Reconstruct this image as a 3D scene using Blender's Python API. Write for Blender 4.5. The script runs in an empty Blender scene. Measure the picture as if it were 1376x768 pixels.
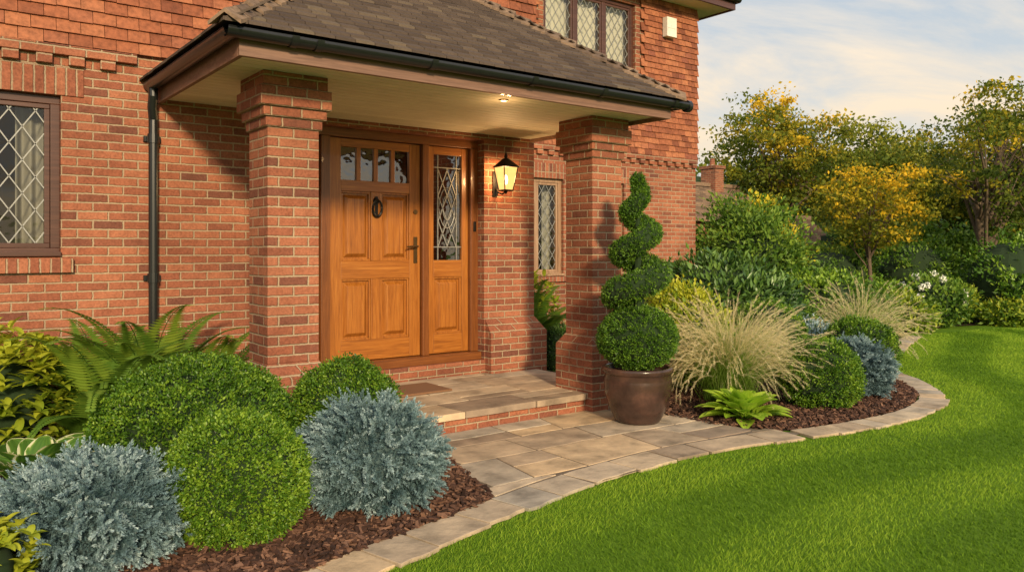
import bpy, math, random
import numpy as np
from mathutils import Vector, Matrix
rng=np.random.default_rng(7); random.seed(7)
sc=bpy.context.scene
sc.view_settings.view_transform='Standard'; sc.view_settings.look='None'; sc.view_settings.exposure=0
COL=sc.collection
# ------------------------------------------------------------------ materials
def newmat(name):
    m=bpy.data.materials.new(name); m.use_nodes=True
    nt=m.node_tree; b=nt.nodes['Principled BSDF']
    return m,nt,b
def Mth(nt,op,a,b=None,c=None,clamp=False):
    n=nt.nodes.new('ShaderNodeMath'); n.operation=op; n.use_clamp=clamp
    for i,x in enumerate((a,b,c)):
        if x is None: continue
        if isinstance(x,(int,float)): n.inputs[i].default_value=x
        else: nt.links.new(x,n.inputs[i])
    return n.outputs[0]
def ramp(nt,fac,stops,const=False):
    n=nt.nodes.new('ShaderNodeValToRGB'); e=n.color_ramp.elements
    if const: n.color_ramp.interpolation='CONSTANT'
    while len(e)<len(stops): e.new(0.5)
    for i,(p,c) in enumerate(stops):
        e[i].position=p; e[i].color=(*c,1)
    if fac is not None: nt.links.new(fac,n.inputs[0])
    return n.outputs[0]
def noise(nt,vec,scale,detail=4,rough=.55,dist=0):
    n=nt.nodes.new('ShaderNodeTexNoise'); n.inputs['Scale'].default_value=scale
    n.inputs['Detail'].default_value=detail; n.inputs['Roughness'].default_value=rough
    n.inputs['Distortion'].default_value=dist
    if vec is not None: nt.links.new(vec,n.inputs['Vector'])
    return n.outputs[0]
def mixc(nt,fac,a,b,mode='MIX'):
    n=nt.nodes.new('ShaderNodeMix'); n.data_type='RGBA'; n.blend_type=mode
    for k,x in ((0,fac),(6,a),(7,b)):
        if isinstance(x,(int,float)): n.inputs[k].default_value=x
        elif isinstance(x,tuple): n.inputs[k].default_value=(*x,1)
        else: nt.links.new(x,n.inputs[k])
    return n.outputs[2]
def maprange(nt,v,a,b,c=0,d=1):
    n=nt.nodes.new('ShaderNodeMapRange'); nt.links.new(v,n.inputs[0])
    for i,x in enumerate((a,b,c,d)): n.inputs[i+1].default_value=x
    return n.outputs[0]
def bump(nt,b,h,strength,dist):
    n=nt.nodes.new('ShaderNodeBump'); n.inputs['Strength'].default_value=strength; n.inputs['Distance'].default_value=dist
    nt.links.new(h,n.inputs['Height']); nt.links.new(n.outputs[0],b.inputs['Normal'])
def geopos(nt): return nt.nodes.new('ShaderNodeNewGeometry').outputs['Position']
def scalevec(nt,vec,s):
    n=nt.nodes.new('ShaderNodeMapping'); n.inputs['Scale'].default_value=s; nt.links.new(vec,n.inputs[0]); return n.outputs[0]
BH=.0645
def brick_mat(name,stops,mortar=(.40,.30,.20),w=.203,h=BH,mort=.0098,off=.5,v0=0.0):
    m,nt,b=newmat(name); pos=geopos(nt)
    sep=nt.nodes.new('ShaderNodeSeparateXYZ'); nt.links.new(pos,sep.inputs[0])
    n1=noise(nt,pos,9,3); n2=noise(nt,pos,45,3)
    wob=Mth(nt,'ADD',Mth(nt,'MULTIPLY',Mth(nt,'SUBTRACT',n1,.5),.007),Mth(nt,'MULTIPLY',Mth(nt,'SUBTRACT',n2,.5),.010))
    u=Mth(nt,'ADD',Mth(nt,'ADD',sep.outputs[0],sep.outputs[1]),wob)
    v=Mth(nt,'ADD',Mth(nt,'ADD',sep.outputs[2],v0),wob)
    rv=Mth(nt,'DIVIDE',v,h); row=Mth(nt,'FLOOR',rv)
    par=Mth(nt,'MULTIPLY',Mth(nt,'MODULO',Mth(nt,'ADD',row,100),2),off)
    cu=Mth(nt,'ADD',Mth(nt,'DIVIDE',u,w),par); col=Mth(nt,'FLOOR',cu)
    fx=Mth(nt,'SUBTRACT',cu,col); fy=Mth(nt,'SUBTRACT',rv,row)
    dx=Mth(nt,'MULTIPLY',Mth(nt,'MINIMUM',fx,Mth(nt,'SUBTRACT',1,fx)),w)
    dy=Mth(nt,'MULTIPLY',Mth(nt,'MINIMUM',fy,Mth(nt,'SUBTRACT',1,fy)),h)
    d=Mth(nt,'MINIMUM',dx,dy)
    mask=maprange(nt,d,mort*.5-.0015,mort*.5+.003)
    cb=nt.nodes.new('ShaderNodeCombineXYZ'); nt.links.new(col,cb.inputs[0]); nt.links.new(row,cb.inputs[1])
    wn=nt.nodes.new('ShaderNodeTexWhiteNoise'); wn.noise_dimensions='3D'; nt.links.new(cb.outputs[0],wn.inputs['Vector'])
    c=ramp(nt,wn.outputs['Value'],stops)
    fine=noise(nt,pos,60,5,.7); med=noise(nt,pos,14,4,.6)
    c=mixc(nt,.85,c,ramp(nt,fine,[(.25,(.5,.45,.43)),(.5,(1,1,1)),(.75,(1.45,1.42,1.4))]),'MULTIPLY')
    c=mixc(nt,.6,c,ramp(nt,med,[(.3,(.7,.66,.64)),(.55,(1.05,1.05,1.05)),(.75,(1.22,1.25,1.25))]),'MULTIPLY')
    big=noise(nt,pos,1.1,4)
    mc=mixc(nt,fine,tuple(x*.6 for x in mortar),tuple(x*1.25 for x in mortar))
    c=mixc(nt,mask,mc,c)
    c=mixc(nt,.7,c,ramp(nt,big,[(.3,(.72,.68,.67)),(.6,(1.12,1.1,1.07))]),'MULTIPLY')
    nt.links.new(c,b.inputs['Base Color']); b.inputs['Roughness'].default_value=.88
    b.inputs['Specular IOR Level'].default_value=.25
    hgt=Mth(nt,'ADD',mask,Mth(nt,'MULTIPLY',fine,.45))
    bump(nt,b,hgt,.9,.008)
    return m
def tint_mat(name,stops,rough=.6,transl=0.0,spec=.3,ns=0,namt=.4,bstr=0,bdist=.004,metal=0,stretch=None,bscale=None):
    m,nt,b=newmat(name)
    at=nt.nodes.new('ShaderNodeAttribute'); at.attribute_name='tint'
    c=ramp(nt,at.outputs['Fac'],stops)
    if ns:
        pos=geopos(nt)
        if stretch: pos=scalevec(nt,pos,stretch)
        n=noise(nt,pos,ns,6,.6)
        c=mixc(nt,namt,c,ramp(nt,n,[(.25,(.4,.4,.4)),(.5,(1,1,1)),(.75,(1.5,1.48,1.42))]),'MULTIPLY')
        if bstr: bump(nt,b,n if not bscale else noise(nt,pos,bscale,6,.6),bstr,bdist)
    nt.links.new(c,b.inputs['Base Color']); b.inputs['Roughness'].default_value=rough
    b.inputs['Specular IOR Level'].default_value=spec; b.inputs['Metallic'].default_value=metal
    if transl:
        t=nt.nodes.new('ShaderNodeBsdfTranslucent'); nt.links.new(c,t.inputs[0])
        mx=nt.nodes.new('ShaderNodeMixShader'); mx.inputs[0].default_value=transl
        nt.links.new(b.outputs[0],mx.inputs[1]); nt.links.new(t.outputs[0],mx.inputs[2])
        nt.links.new(mx.outputs[0],nt.nodes['Material Output'].inputs[0])
    return m
def plain(name,col,rough=.5,metal=0,spec=.5,ns=0):
    return tint_mat(name,[(0,col),(1,col)],rough,0,spec,ns or 25,.3,0,metal=metal)
BR=[(0,(.155,.06,.042)),(.12,(.225,.08,.048)),(.5,(.285,.100,.056)),(.8,(.34,.132,.074)),(1,(.25,.086,.051))]
M_brick=brick_mat('brick',BR)
M_sold=brick_mat('soldier_brick',BR,w=.066,h=.225,off=0,v0=.0)
M_tilehang=tint_mat('hung_tile',[(0,(.17,.055,.030)),(.4,(.28,.094,.046)),(.8,(.36,.135,.066)),(1,(.22,.072,.044))],.85,ns=30,namt=.7,bstr=.4)
M_roof=tint_mat('roof_tile',[(0,(.055,.038,.030)),(.5,(.075,.053,.041)),(.9,(.095,.068,.052)),(1,(.12,.09,.062))],.8,ns=70,namt=.35,bstr=.4,bdist=.005)
M_hip=tint_mat('hip_tile',[(0,(.11,.075,.055)),(1,(.24,.16,.105))],.85,ns=22,namt=.8,bstr=.5)
def wood(name,c1,c2,c3,axis,rough=.38):
    m,nt,b=newmat(name); pos=geopos(nt)
    s=(1,9,22,) if axis=='x' else (22,9,1)
    v=scalevec(nt,pos,s)
    n=noise(nt,v,1.6,7,.62,1.2); n2=noise(nt,v,9,5,.6)
    c=ramp(nt,n,[(.28,c1),(.5,c2),(.72,c3)])
    c=mixc(nt,.5,c,ramp(nt,n2,[(.3,(.6,.55,.5)),(.6,(1.1,1.1,1.1))]),'MULTIPLY')
    nt.links.new(c,b.inputs['Base Color']); b.inputs['Roughness'].default_value=rough
    b.inputs['Coat Weight'].default_value=.15
    bump(nt,b,n2,.15,.002); return m
OAK=((.20,.062,.010),(.34,.116,.017),(.43,.17,.031)); FRM=((.10,.032,.009),(.18,.058,.014),(.26,.092,.024))
M_woodv=wood('oak_vertical',*OAK,'z'); M_woodh=wood('oak_horizontal',*OAK,'x')
M_frv=wood('stained_frame_vertical',*FRM,'z'); M_frh=wood('stained_frame_horizontal',*FRM,'x')
M_dark=wood('dark_timber',(.05,.018,.012),(.075,.028,.018),(.11,.045,.028),'x')
M_fascia=wood('fascia_timber',(.13,.066,.044),(.19,.10,.068),(.26,.145,.10),'x',.6)
M_tan=wood('tan_timber',(.22,.12,.07),(.33,.2,.12),(.42,.28,.18),'z',.5)
M_soffit=tint_mat('soffit_board',[(0,(.70,.63,.49)),(1,(.82,.76,.61))],.6,ns=6,namt=.15)
M_black=plain('black_plastic',(.012,.013,.014),.28)
M_iron=plain('black_iron',(.018,.015,.013),.4,.6)
M_brass=plain('aged_brass',(.20,.12,.05),.35,.9)
M_lead=plain('lead',(.30,.30,.29),.45,.3)
M_stone=tint_mat('sandstone_flag',[(0,(.25,.185,.135)),(.25,(.40,.30,.205)),(.5,(.44,.36,.27)),(.75,(.50,.36,.22)),(1,(.34,.295,.24))],.78,ns=4.5,namt=.9,bstr=.8,bdist=.02,spec=.3)
M_grout=plain('path_mortar',(.14,.105,.075),.95,ns=40)
M_white=plain('white_plastic',(.7,.66,.58),.5)
M_room=plain('dark_room',(.03,.025,.02),.9)
M_curtain=tint_mat('curtain_cloth',[(0,(.33,.30,.25)),(1,(.82,.76,.64))],.9,.3)
M_mat=plain('coir_mat',(.20,.10,.05),.95,ns=120)
def glassmat(name,ior,tr_=(.85,.88,.86,1)):
    m,nt,b=newmat(name); nt.nodes.remove(b)
    g=nt.nodes.new('ShaderNodeBsdfGlossy'); g.inputs['Roughness'].default_value=.04; g.inputs['Color'].default_value=(.8,.8,.8,1)
    t=nt.nodes.new('ShaderNodeBsdfTransparent'); t.inputs[0].default_value=tr_
    f=nt.nodes.new('ShaderNodeFresnel'); f.inputs[0].default_value=ior
    bm=nt.nodes.new('ShaderNodeBump'); bm.inputs['Strength'].default_value=.2; bm.inputs['Distance'].default_value=.03
    nt.links.new(noise(nt,geopos(nt),6,2),bm.inputs['Height']); nt.links.new(bm.outputs[0],g.inputs['Normal'])
    mx=nt.nodes.new('ShaderNodeMixShader'); nt.links.new(f.outputs[0],mx.inputs[0]); nt.links.new(t.outputs[0],mx.inputs[1]); nt.links.new(g.outputs[0],mx.inputs[2])
    nt.links.new(mx.outputs[0],nt.nodes['Material Output'].inputs[0]); return m
M_glass=glassmat('window_glass',1.6); M_dglass=glassmat('bevelled_door_glass',2.4,(.5,.5,.45,1))
def lampglass():
    m,nt,b=newmat('lit_lamp_glass'); nt.nodes.remove(b)
    e=nt.nodes.new('ShaderNodeEmission'); e.inputs[0].default_value=(1,.50,.14,1); e.inputs[1].default_value=2.0
    t=nt.nodes.new('ShaderNodeBsdfTransparent'); mx=nt.nodes.new('ShaderNodeMixShader'); mx.inputs[0].default_value=.6
    nt.links.new(t.outputs[0],mx.inputs[1]); nt.links.new(e.outputs[0],mx.inputs[2]); nt.links.new(mx.outputs[0],nt.nodes['Material Output'].inputs[0]); return m
def emis(name,c,s):
    m,nt,b=newmat(name); b.inputs['Emission Color'].default_value=(*c,1); b.inputs['Emission Strength'].default_value=s; return m
# foliage
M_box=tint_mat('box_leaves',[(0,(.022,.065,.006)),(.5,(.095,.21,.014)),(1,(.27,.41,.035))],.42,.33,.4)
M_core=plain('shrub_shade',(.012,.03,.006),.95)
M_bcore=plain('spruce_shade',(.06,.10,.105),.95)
M_blue=tint_mat('blue_needles',[(0,(.05,.10,.11)),(.5,(.20,.305,.325)),(1,(.50,.62,.63))],.6,.22,.3)
M_top=tint_mat('topiary_leaves',[(0,(.02,.06,.006)),(.5,(.08,.185,.014)),(1,(.20,.35,.03))],.45,.3,.4)
M_fern=tint_mat('fern_leaves',[(0,(.035,.09,.01)),(.5,(.115,.22,.024)),(1,(.25,.36,.04))],.5,.38,.3)
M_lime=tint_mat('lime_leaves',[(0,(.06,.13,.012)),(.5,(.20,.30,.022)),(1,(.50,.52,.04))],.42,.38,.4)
M_yel=tint_mat('golden_leaves',[(0,(.14,.18,.014)),(.5,(.42,.40,.025)),(1,(.75,.60,.035))],.5,.4,.3)
M_laurel=tint_mat('laurel_leaves',[(0,(.02,.06,.012)),(.5,(.06,.135,.024)),(1,(.15,.26,.05))],.33,.22,.5)
M_host=tint_mat('variegated_leaves',[(0,(.03,.10,.012)),(.5,(.10,.22,.03)),(.8,(.24,.36,.06)),(.9,(.70,.68,.40)),(1,(.74,.72,.46))],.42,.35,.4)
M_hostg=tint_mat('hosta_leaves',[(0,(.20,.36,.025)),(.5,(.36,.56,.04)),(1,(.58,.70,.09))],.42,.42,.4)
M_grassy=tint_mat('feather_grass',[(0,(.07,.17,.015)),(.4,(.23,.36,.045)),(.7,(.55,.50,.20)),(1,(.95,.80,.54))],.6,.42,.2)
M_autumn=tint_mat('autumn_leaves',[(0,(.12,.15,.014)),(.35,(.30,.29,.022)),(.7,(.68,.45,.022)),(1,(.95,.57,.03))],.55,.45,.2)
M_green=tint_mat('tree_leaves',[(0,(.05,.085,.014)),(.5,(.14,.19,.022)),(1,(.38,.36,.04))],.55,.42,.2)
M_mix=tint_mat('turning_leaves',[(0,(.06,.095,.012)),(.45,(.16,.20,.02)),(.75,(.45,.35,.022)),(1,(.82,.53,.03))],.55,.45,.2)
M_bark=tint_mat('bark',[(0,(.09,.065,.045)),(1,(.17,.125,.085))],.9,ns=20,namt=.6,bstr=.8,bdist=.02)
M_lawnblade=tint_mat('lawn_blades',[(0,(.07,.155,.011)),(.5,(.185,.33,.021)),(1,(.40,.54,.05))],.55,.42,.12)
M_mulch=tint_mat('bark_chips',[(0,(.03,.014,.009)),(.5,(.085,.040,.026)),(1,(.20,.105,.065))],.85,ns=60,namt=.5)
M_bloom=plain('white_petals',(.75,.75,.66),.6)
M_pot,ntp,bp=newmat('glazed_pot')
_n=noise(ntp,geopos(ntp),7,5,.6); _c=ramp(ntp,_n,[(.3,(.03,.017,.013)),(.55,(.06,.032,.024)),(.8,(.11,.055,.038))]); ntp.links.new(_c,bp.inputs['Base Color'])
bp.inputs['Roughness'].default_value=.22; bump(ntp,bp,_n,.15,.01)
M_lawn,ntl,bl=newmat('lawn_ground')
_p=geopos(ntl); _a=noise(ntl,_p,1.2,5); _b=noise(ntl,_p,70,4,.7)
_c=ramp(ntl,_a,[(.3,(.10,.195,.012)),(.7,(.145,.26,.018))]); _c=mixc(ntl,.6,_c,ramp(ntl,_b,[(.3,(.5,.5,.5)),(.7,(1.4,1.4,1.3))]),'MULTIPLY')
ntl.links.new(_c,bl.inputs['Base Color']); bl.inputs['Roughness'].default_value=.8; bl.inputs['Specular IOR Level'].default_value=.1; bump(ntl,bl,_b,.8,.03)
# ------------------------------------------------------------------ mesh helpers
def build(name,parts,mats,loc=(0,0,0),parent=None,smooth=False,rot=0):
    nv=0; VV=[];LI=[];LS=[];MI=[];TT=[]; ls=0
    for V,F,T,mi in parts:
        V=np.asarray(V,dtype=np.float32).reshape(-1,3); F=np.asarray(F,dtype=np.int32)
        VV.append(V); LI.append((F+nv).ravel()); k=F.shape[1]
        LS.append(ls+np.arange(len(F))*k); ls+=len(F)*k
        MI.append(np.full(len(F),mi,dtype=np.int32) if np.isscalar(mi) else mi)
        TT.append(np.full(len(V),T,dtype=np.float32) if np.isscalar(T) else np.asarray(T,dtype=np.float32)); nv+=len(V)
    V=np.concatenate(VV);LI=np.concatenate(LI);LS=np.concatenate(LS);MI=np.concatenate(MI);TT=np.concatenate(TT)
    me=bpy.data.meshes.new(name); me.vertices.add(len(V)); me.vertices.foreach_set('co',V.ravel())
    me.loops.add(len(LI)); me.loops.foreach_set('vertex_index',LI.astype(np.int32))
    me.polygons.add(len(LS)); me.polygons.foreach_set('loop_start',LS.astype(np.int32))
    me.polygons.foreach_set('material_index',MI.astype(np.int32))
    for m in mats: me.materials.append(m)
    a=me.attributes.new('tint','FLOAT','POINT'); a.data.foreach_set('value',np.clip(TT,0,1).astype(np.float32))
    me.update(calc_edges=True)
    if not smooth: me.shade_flat()
    o=bpy.data.objects.new(name,me); COL.objects.link(o); o.location=loc; o.rotation_euler[2]=rot
    if parent: attach(o,parent)
    return o
def attach(o,p):
    o.parent=p
    if p.parent is None: o.matrix_parent_inverse=Matrix.Translation(-Vector(p.location))
def thing(o,label,cat,group=None,kind=None):
    o['label']=label; o['category']=cat
    if group: o['group']=group
    if kind: o['kind']=kind
    return o
def empty(name,loc=(0,0,0)):
    e=bpy.data.objects.new(name,None); e.empty_display_size=.2; COL.objects.link(e); e.location=loc; return e
HEX=np.array([[0,3,2,1],[4,5,6,7],[0,1,5,4],[1,2,6,5],[2,3,7,6],[3,0,4,7]])
class MB:
    def __init__(s): s.p=[]
    def hexa(s,pts,m=0,t=None):
        s.p.append((np.array(pts),HEX,random.random() if t is None else t,m))
    def box(s,x0,x1,y0,y1,z0,z1,m=0,t=None):
        s.hexa([(x0,y0,z0),(x1,y0,z0),(x1,y1,z0),(x0,y1,z0),(x0,y0,z1),(x1,y0,z1),(x1,y1,z1),(x0,y1,z1)],m,t)
    def pane(s,x0,x1,y,z0,z1):
        s.p.append((np.array([(x0,y,z0),(x1,y,z0),(x1,y,z1),(x0,y,z1)]),np.array([[0,1,2,3]]),.5,0))
    def frust(s,a,z0,b,z1,m=0,t=None):
        s.hexa([(a[0],a[2],z0),(a[1],a[2],z0),(a[1],a[3],z0),(a[0],a[3],z0),(b[0],b[2],z1),(b[1],b[2],z1),(b[1],b[3],z1),(b[0],b[3],z1)],m,t)
    def panel(s,x0,x1,z0,z1,yb,yf,ins,m=0):
        a=[(x0,yb,z0),(x1,yb,z0),(x1,yb,z1),(x0,yb,z1)]
        b=[(x0+ins,yf,z0+ins),(x1-ins,yf,z0+ins),(x1-ins,yf,z1-ins),(x0+ins,yf,z1-ins)]
        V=a+b; F=[[4,5,6,7],[0,1,5,4],[1,2,6,5],[2,3,7,6],[3,0,4,7]]
        s.p.append((np.array(V),np.array(F),.5,m))
    def tube(s,pts,rad,n=10,m=0,t=.5,caps=True): s.p+=tube(pts,rad,n,m,t,caps)
    def lathe(s,prof,c,n=40,m=0,t=.5):
        V=[];F=[]
        for r,z in prof:
            for i in range(n):
                a=2*math.pi*i/n; V.append((c[0]+r*math.cos(a),c[1]+r*math.sin(a),c[2]+z))
        for j in range(len(prof)-1):
            for i in range(n): F.append([j*n+i,j*n+(i+1)%n,(j+1)*n+(i+1)%n,(j+1)*n+i])
        s.p.append((np.array(V),np.array(F),t,m))
    def obj(s,name,mats,parent=None,loc=(0,0,0),smooth=False,bevel=0):
        o=build(name,s.p,mats,loc,parent,smooth)
        if bevel:
            b=o.modifiers.new('bevel','BEVEL'); b.width=bevel; b.segments=2; b.limit_method='ANGLE'
        return o
def tube(pts,rad,n=8,m=0,t=.5,caps=True):
    P=np.array(pts,float); k=len(P)
    R=np.full(k,rad) if np.isscalar(rad) else np.array(rad)
    T=np.gradient(P,axis=0); T/=np.linalg.norm(T,axis=1)[:,None]+1e-9
    up=np.array([0,0,1.]) if abs(T[0][2])<.9 else np.array([1.,0,0])
    V=[];
    for i in range(k):
        a=np.cross(T[i],up); a/=np.linalg.norm(a)+1e-9; b=np.cross(T[i],a)
        for j in range(n):
            th=2*math.pi*j/n; V.append(P[i]+R[i]*(math.cos(th)*a+math.sin(th)*b))
    F=[[i*n+j,i*n+(j+1)%n,(i+1)*n+(j+1)%n,(i+1)*n+j] for i in range(k-1) for j in range(n)]
    out=[(np.array(V),np.array(F),t,m)]
    if caps:
        out.append((np.array(V[:n]),np.array([list(range(n))]),t,m)); out.append((np.array(V[-n:]),np.array([list(range(n))]),t,m))
    return out
def unit(a): return a/(np.linalg.norm(a,axis=-1,keepdims=True)+1e-9)
def rdir(n): return unit(rng.normal(size=(n,3)))
def kites(P,D,L,W,T,m=0,fold=.0,nn=None):
    n=len(P); L=np.broadcast_to(L,(n,))[:,None]; W=np.broadcast_to(W,(n,))[:,None]
    D=unit(D); N_=rdir(n) if nn is None else nn
    S=unit(np.cross(D,N_)); U=np.cross(S,D)
    a=P; b=P+D*L*.45+S*W*.5+U*W*fold; c=P+D*L; d=P+D*L*.45-S*W*.5+U*W*fold
    V=np.stack([a,b,c,d],1).reshape(-1,3); F=np.arange(4*n).reshape(n,4)
    return (V,F,np.repeat(T,4),m)
def ellipsoid(c,r,m=1,t=.3,seg=20,rings=12,zmin=None):
    V=[];F=[]
    for j in range(rings+1):
        ph=math.pi*j/rings
        for i in range(seg):
            a=2*math.pi*i/seg; V.append((c[0]+r[0]*math.sin(ph)*math.cos(a),c[1]+r[1]*math.sin(ph)*math.sin(a),c[2]+r[2]*math.cos(ph)))
    for j in range(rings):
        for i in range(seg): F.append([j*seg+i,(j+1)*seg+i,(j+1)*seg+(i+1)%seg,j*seg+(i+1)%seg])
    V=np.array(V)
    if zmin is not None: V[:,2]=np.maximum(V[:,2],zmin)
    return (V,np.array(F),t,m)
def lowf(D,seed,k=6,f=3.0):
    r=np.random.default_rng(seed); out=0
    for i in range(k):
        out=out+np.sin(D@r.normal(size=3)*f+r.uniform(0,6.28))
    return out/k
# ------------------------------------------------------------------ plants
def box_ball(loc,rx,rz,label,tufts=1700,per=13,leaf=.016,mat=None,name='box_shrub',cz=None,seed=1,spread=.014,cat='shrub',group=None,lump=.07,tb=0):
    cz=rz*.86 if cz is None else cz
    R=np.array([rx,rx,rz]); d=rdir(tufts); keep=(d[:,2]*rz+cz>.03); d=d[keep]; n=len(d)
    rad=1+lump*lowf(d,seed)+.06*lowf(d,seed+3,8,14)+rng.normal(size=n)*.024
    c=d*R*rad[:,None]+[0,0,cz]
    nrm=unit(d/R); tt=rng.uniform(.12,.8,n)+.2*lowf(d,seed+5,6,5)+tb
    P=np.repeat(c,per,0)+rng.normal(size=(n*per,3))*spread; Nn=np.repeat(nrm,per,0)
    P-=Nn*np.abs(rng.normal(size=(n*per,1)))*spread*.9
    D=Nn*.7+rdir(n*per)*.8+[0,0,.25]
    T=np.repeat(tt,per)+rng.normal(size=n*per)*.16
    L=rng.uniform(.8,1.35,n*per)*leaf
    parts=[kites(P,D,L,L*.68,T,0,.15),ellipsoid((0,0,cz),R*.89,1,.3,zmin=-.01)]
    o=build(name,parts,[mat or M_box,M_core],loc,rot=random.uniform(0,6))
    return thing(o,label,cat,group)
def spruce_mound(loc,rx,rz,label,twigs=620,seed=3):
    cz=rz*.82; R=np.array([rx,rx,rz]); fans=twigs//6
    fd=rdir(fans); fd=fd[fd[:,2]*rz+cz>.0]; nf=len(fd)
    frad=(.88+.09*lowf(fd,seed,8,7)+rng.normal(size=nf)*.04)
    fax=unit(fd*[1,1,.55]+rdir(nf)*.35+[0,0,.08])
    fs=unit(np.cross(fax,fd+rdir(nf)*.4))
    ang=np.tile(np.array([-1.0,-.6,-.2,.2,.6,1.0]),nf)+rng.normal(size=nf*6)*.12
    A_=np.repeat(fax,6,0); S_=np.repeat(fs,6,0)
    ax=unit(A_*np.cos(ang)[:,None]+S_*np.sin(ang)[:,None]); n=len(ax)
    base=np.repeat(fd*R*(frad-.09)[:,None]+[0,0,cz],6,0)+A_*rng.uniform(0,.045,(n,1))
    ln=rng.uniform(.055,.09,n)*(1.1-.35*np.abs(ang))*rx/.4
    ok=(base+ax*ln[:,None])[:,2]>.015; ax=ax[ok];base=base[ok];ln=ln[ok]; n=len(ax)
    ft=np.repeat(rng.uniform(.02,.62,nf),6)[ok]
    k=40; s=np.tile(np.linspace(.05,1,k),n)
    A=np.repeat(ax,k,0); B=np.repeat(base,k,0); LL=np.repeat(ln,k)
    P=B+A*(s*LL)[:,None]
    rad=unit(np.cross(A,rdir(n*k))); fwd=.75+1.3*np.clip(s,0,1)[:,None]**3
    D=rad+A*fwd
    L=(.0185-.005*s)*rng.uniform(.8,1.2,n*k)
    T=np.repeat(ft,k)+.5*s**1.5*rng.uniform(.4,1,n*k)-.08
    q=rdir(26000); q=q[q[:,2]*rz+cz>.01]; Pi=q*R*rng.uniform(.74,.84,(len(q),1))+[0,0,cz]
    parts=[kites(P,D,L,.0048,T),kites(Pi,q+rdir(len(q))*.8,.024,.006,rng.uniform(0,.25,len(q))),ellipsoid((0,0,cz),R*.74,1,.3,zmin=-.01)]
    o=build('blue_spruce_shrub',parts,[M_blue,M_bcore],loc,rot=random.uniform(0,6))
    return thing(o,label,'shrub','dwarf blue spruces in the borders')
def shrub(name,loc,R,label,mat,clumps=200,per=40,L=.06,W=.45,cr=.1,seed=1,core=.75,cat='shrub',cz=None,up=.3,parent=None,hang=0,shell=.55,tb=.0):
    R=np.array(R,float); cz=R[2]*.85 if cz is None else cz
    d=rdir(clumps); rr=rng.uniform(shell,1,clumps)**.6*(1+.22*lowf(d,seed,6,4))
    c=d*R*rr[:,None]+[0,0,cz]; c=c[c[:,2]>.04]; d=d[:len(c)]; n=len(c)
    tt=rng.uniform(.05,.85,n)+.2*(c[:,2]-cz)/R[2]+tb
    P=np.repeat(c,per,0)+rng.normal(size=(n*per,3))*cr*[1,1,.7]; P[:,2]=np.maximum(P[:,2],.02)
    out=unit((P-[0,0,cz])/R)
    D=out*.6+rdir(n*per)*.75+[0,0,up-hang]
    T=np.repeat(tt,per)+rng.normal(size=n*per)*.15
    LL=rng.uniform(.7,1.3,n*per)*L
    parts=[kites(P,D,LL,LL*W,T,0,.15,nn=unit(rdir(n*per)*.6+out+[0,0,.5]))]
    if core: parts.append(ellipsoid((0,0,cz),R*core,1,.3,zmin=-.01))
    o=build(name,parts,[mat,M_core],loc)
    return thing(o,label,cat)
def fern(loc,label,n=16,Ls=.7,seed=0,mat=None,name='fern'):
    P=[];D=[];LL=[];TT=[];NN=[]; parts=[]
    for i in range(n):
        az=2.399*i+random.uniform(-.25,.25); el=math.radians(random.uniform(46,84)); L=Ls*random.uniform(.7,1.15)
        p=np.array([0,0,.02]); steps=46; ds=L/steps; tb=random.uniform(.2,.8); pts=[p.copy()]
        for s in range(steps):
            f=s/steps; e=el-f*f*1.5
            dv=np.array([math.cos(az)*math.cos(e),math.sin(az)*math.cos(e),math.sin(e)]); p=p+dv*ds; pts.append(p.copy())
            if f>.1:
                w=.16*L*math.sin(min(1,(f-.04)*1.2)**.55*math.pi*.97)+.012
                side=np.array([-math.sin(az),math.cos(az),0]); nrm=np.cross(side,dv)
                for sg in (-1,1):
                    P.append(p);D.append(side*sg+dv*.35-np.array([0,0,.12]));LL.append(w);TT.append(tb+random.uniform(-.15,.15)+.2*f);NN.append(nrm)
        parts+=tube(pts[::4],.003,4,0,.2,False)
    P=np.array(P);D=np.array(D);LL=np.array(LL)
    parts.append(kites(P,D,LL,.020*Ls/.7,np.array(TT),0,.1,nn=unit(np.array(NN))))
    o=build(name,parts,[mat or M_fern],loc); return thing(o,label,'fern' if name=='fern' else 'plant')
def leafgrid(base,az,el,L,W,tb,var=0,droop=1.4,ns=9,na=6,fold=.25,pet=.35):
    p=np.array(base,float); e=el; pts=[p]; tot=L*(1+pet); st=ns+4
    dirs=[]
    for i in range(st+1):
        f=i/st; ee=el-droop*f**1.6
        dv=np.array([math.cos(az)*math.cos(ee),math.sin(az)*math.cos(ee),math.sin(ee)]); dirs.append(dv)
        pts.append(pts[-1]+dv*tot/st)
    side=np.array([-math.sin(az),math.cos(az),0]); V=[];T=[]
    st0=int(st*pet/(1+pet))
    rows=st-st0+1
    for r in range(rows):
        f=r/(rows-1); w=W*.5*(math.sin(math.pi*min(1,f**.72))**.75 if 0<f<1 else 0.02)
        c=pts[st0+r]; nrm=np.cross(side,dirs[min(st0+r,st)])
        nrm=-nrm if nrm[2]<0 else nrm
        for a in range(na+1):
            x=a/na*2-1
            V.append(c+side*x*w+nrm*(abs(x)*fold*w+ .05*w*math.cos(x*14)))
            if var: T.append(1.0 if abs(x)>.79+.08*math.sin(f*17+az*5) or f>.93 else tb+.1*math.cos(x*18))
            else: T.append(tb+.12*math.cos(x*14)+.1*f)
    F=[[r*(na+1)+a,r*(na+1)+a+1,(r+1)*(na+1)+a+1,(r+1)*(na+1)+a] for r in range(rows-1) for a in range(na)]
    return [(np.array(V),np.array(F),np.array(T),0)]+tube(pts[:st0+2],.004,5,0,.4,False)
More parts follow.
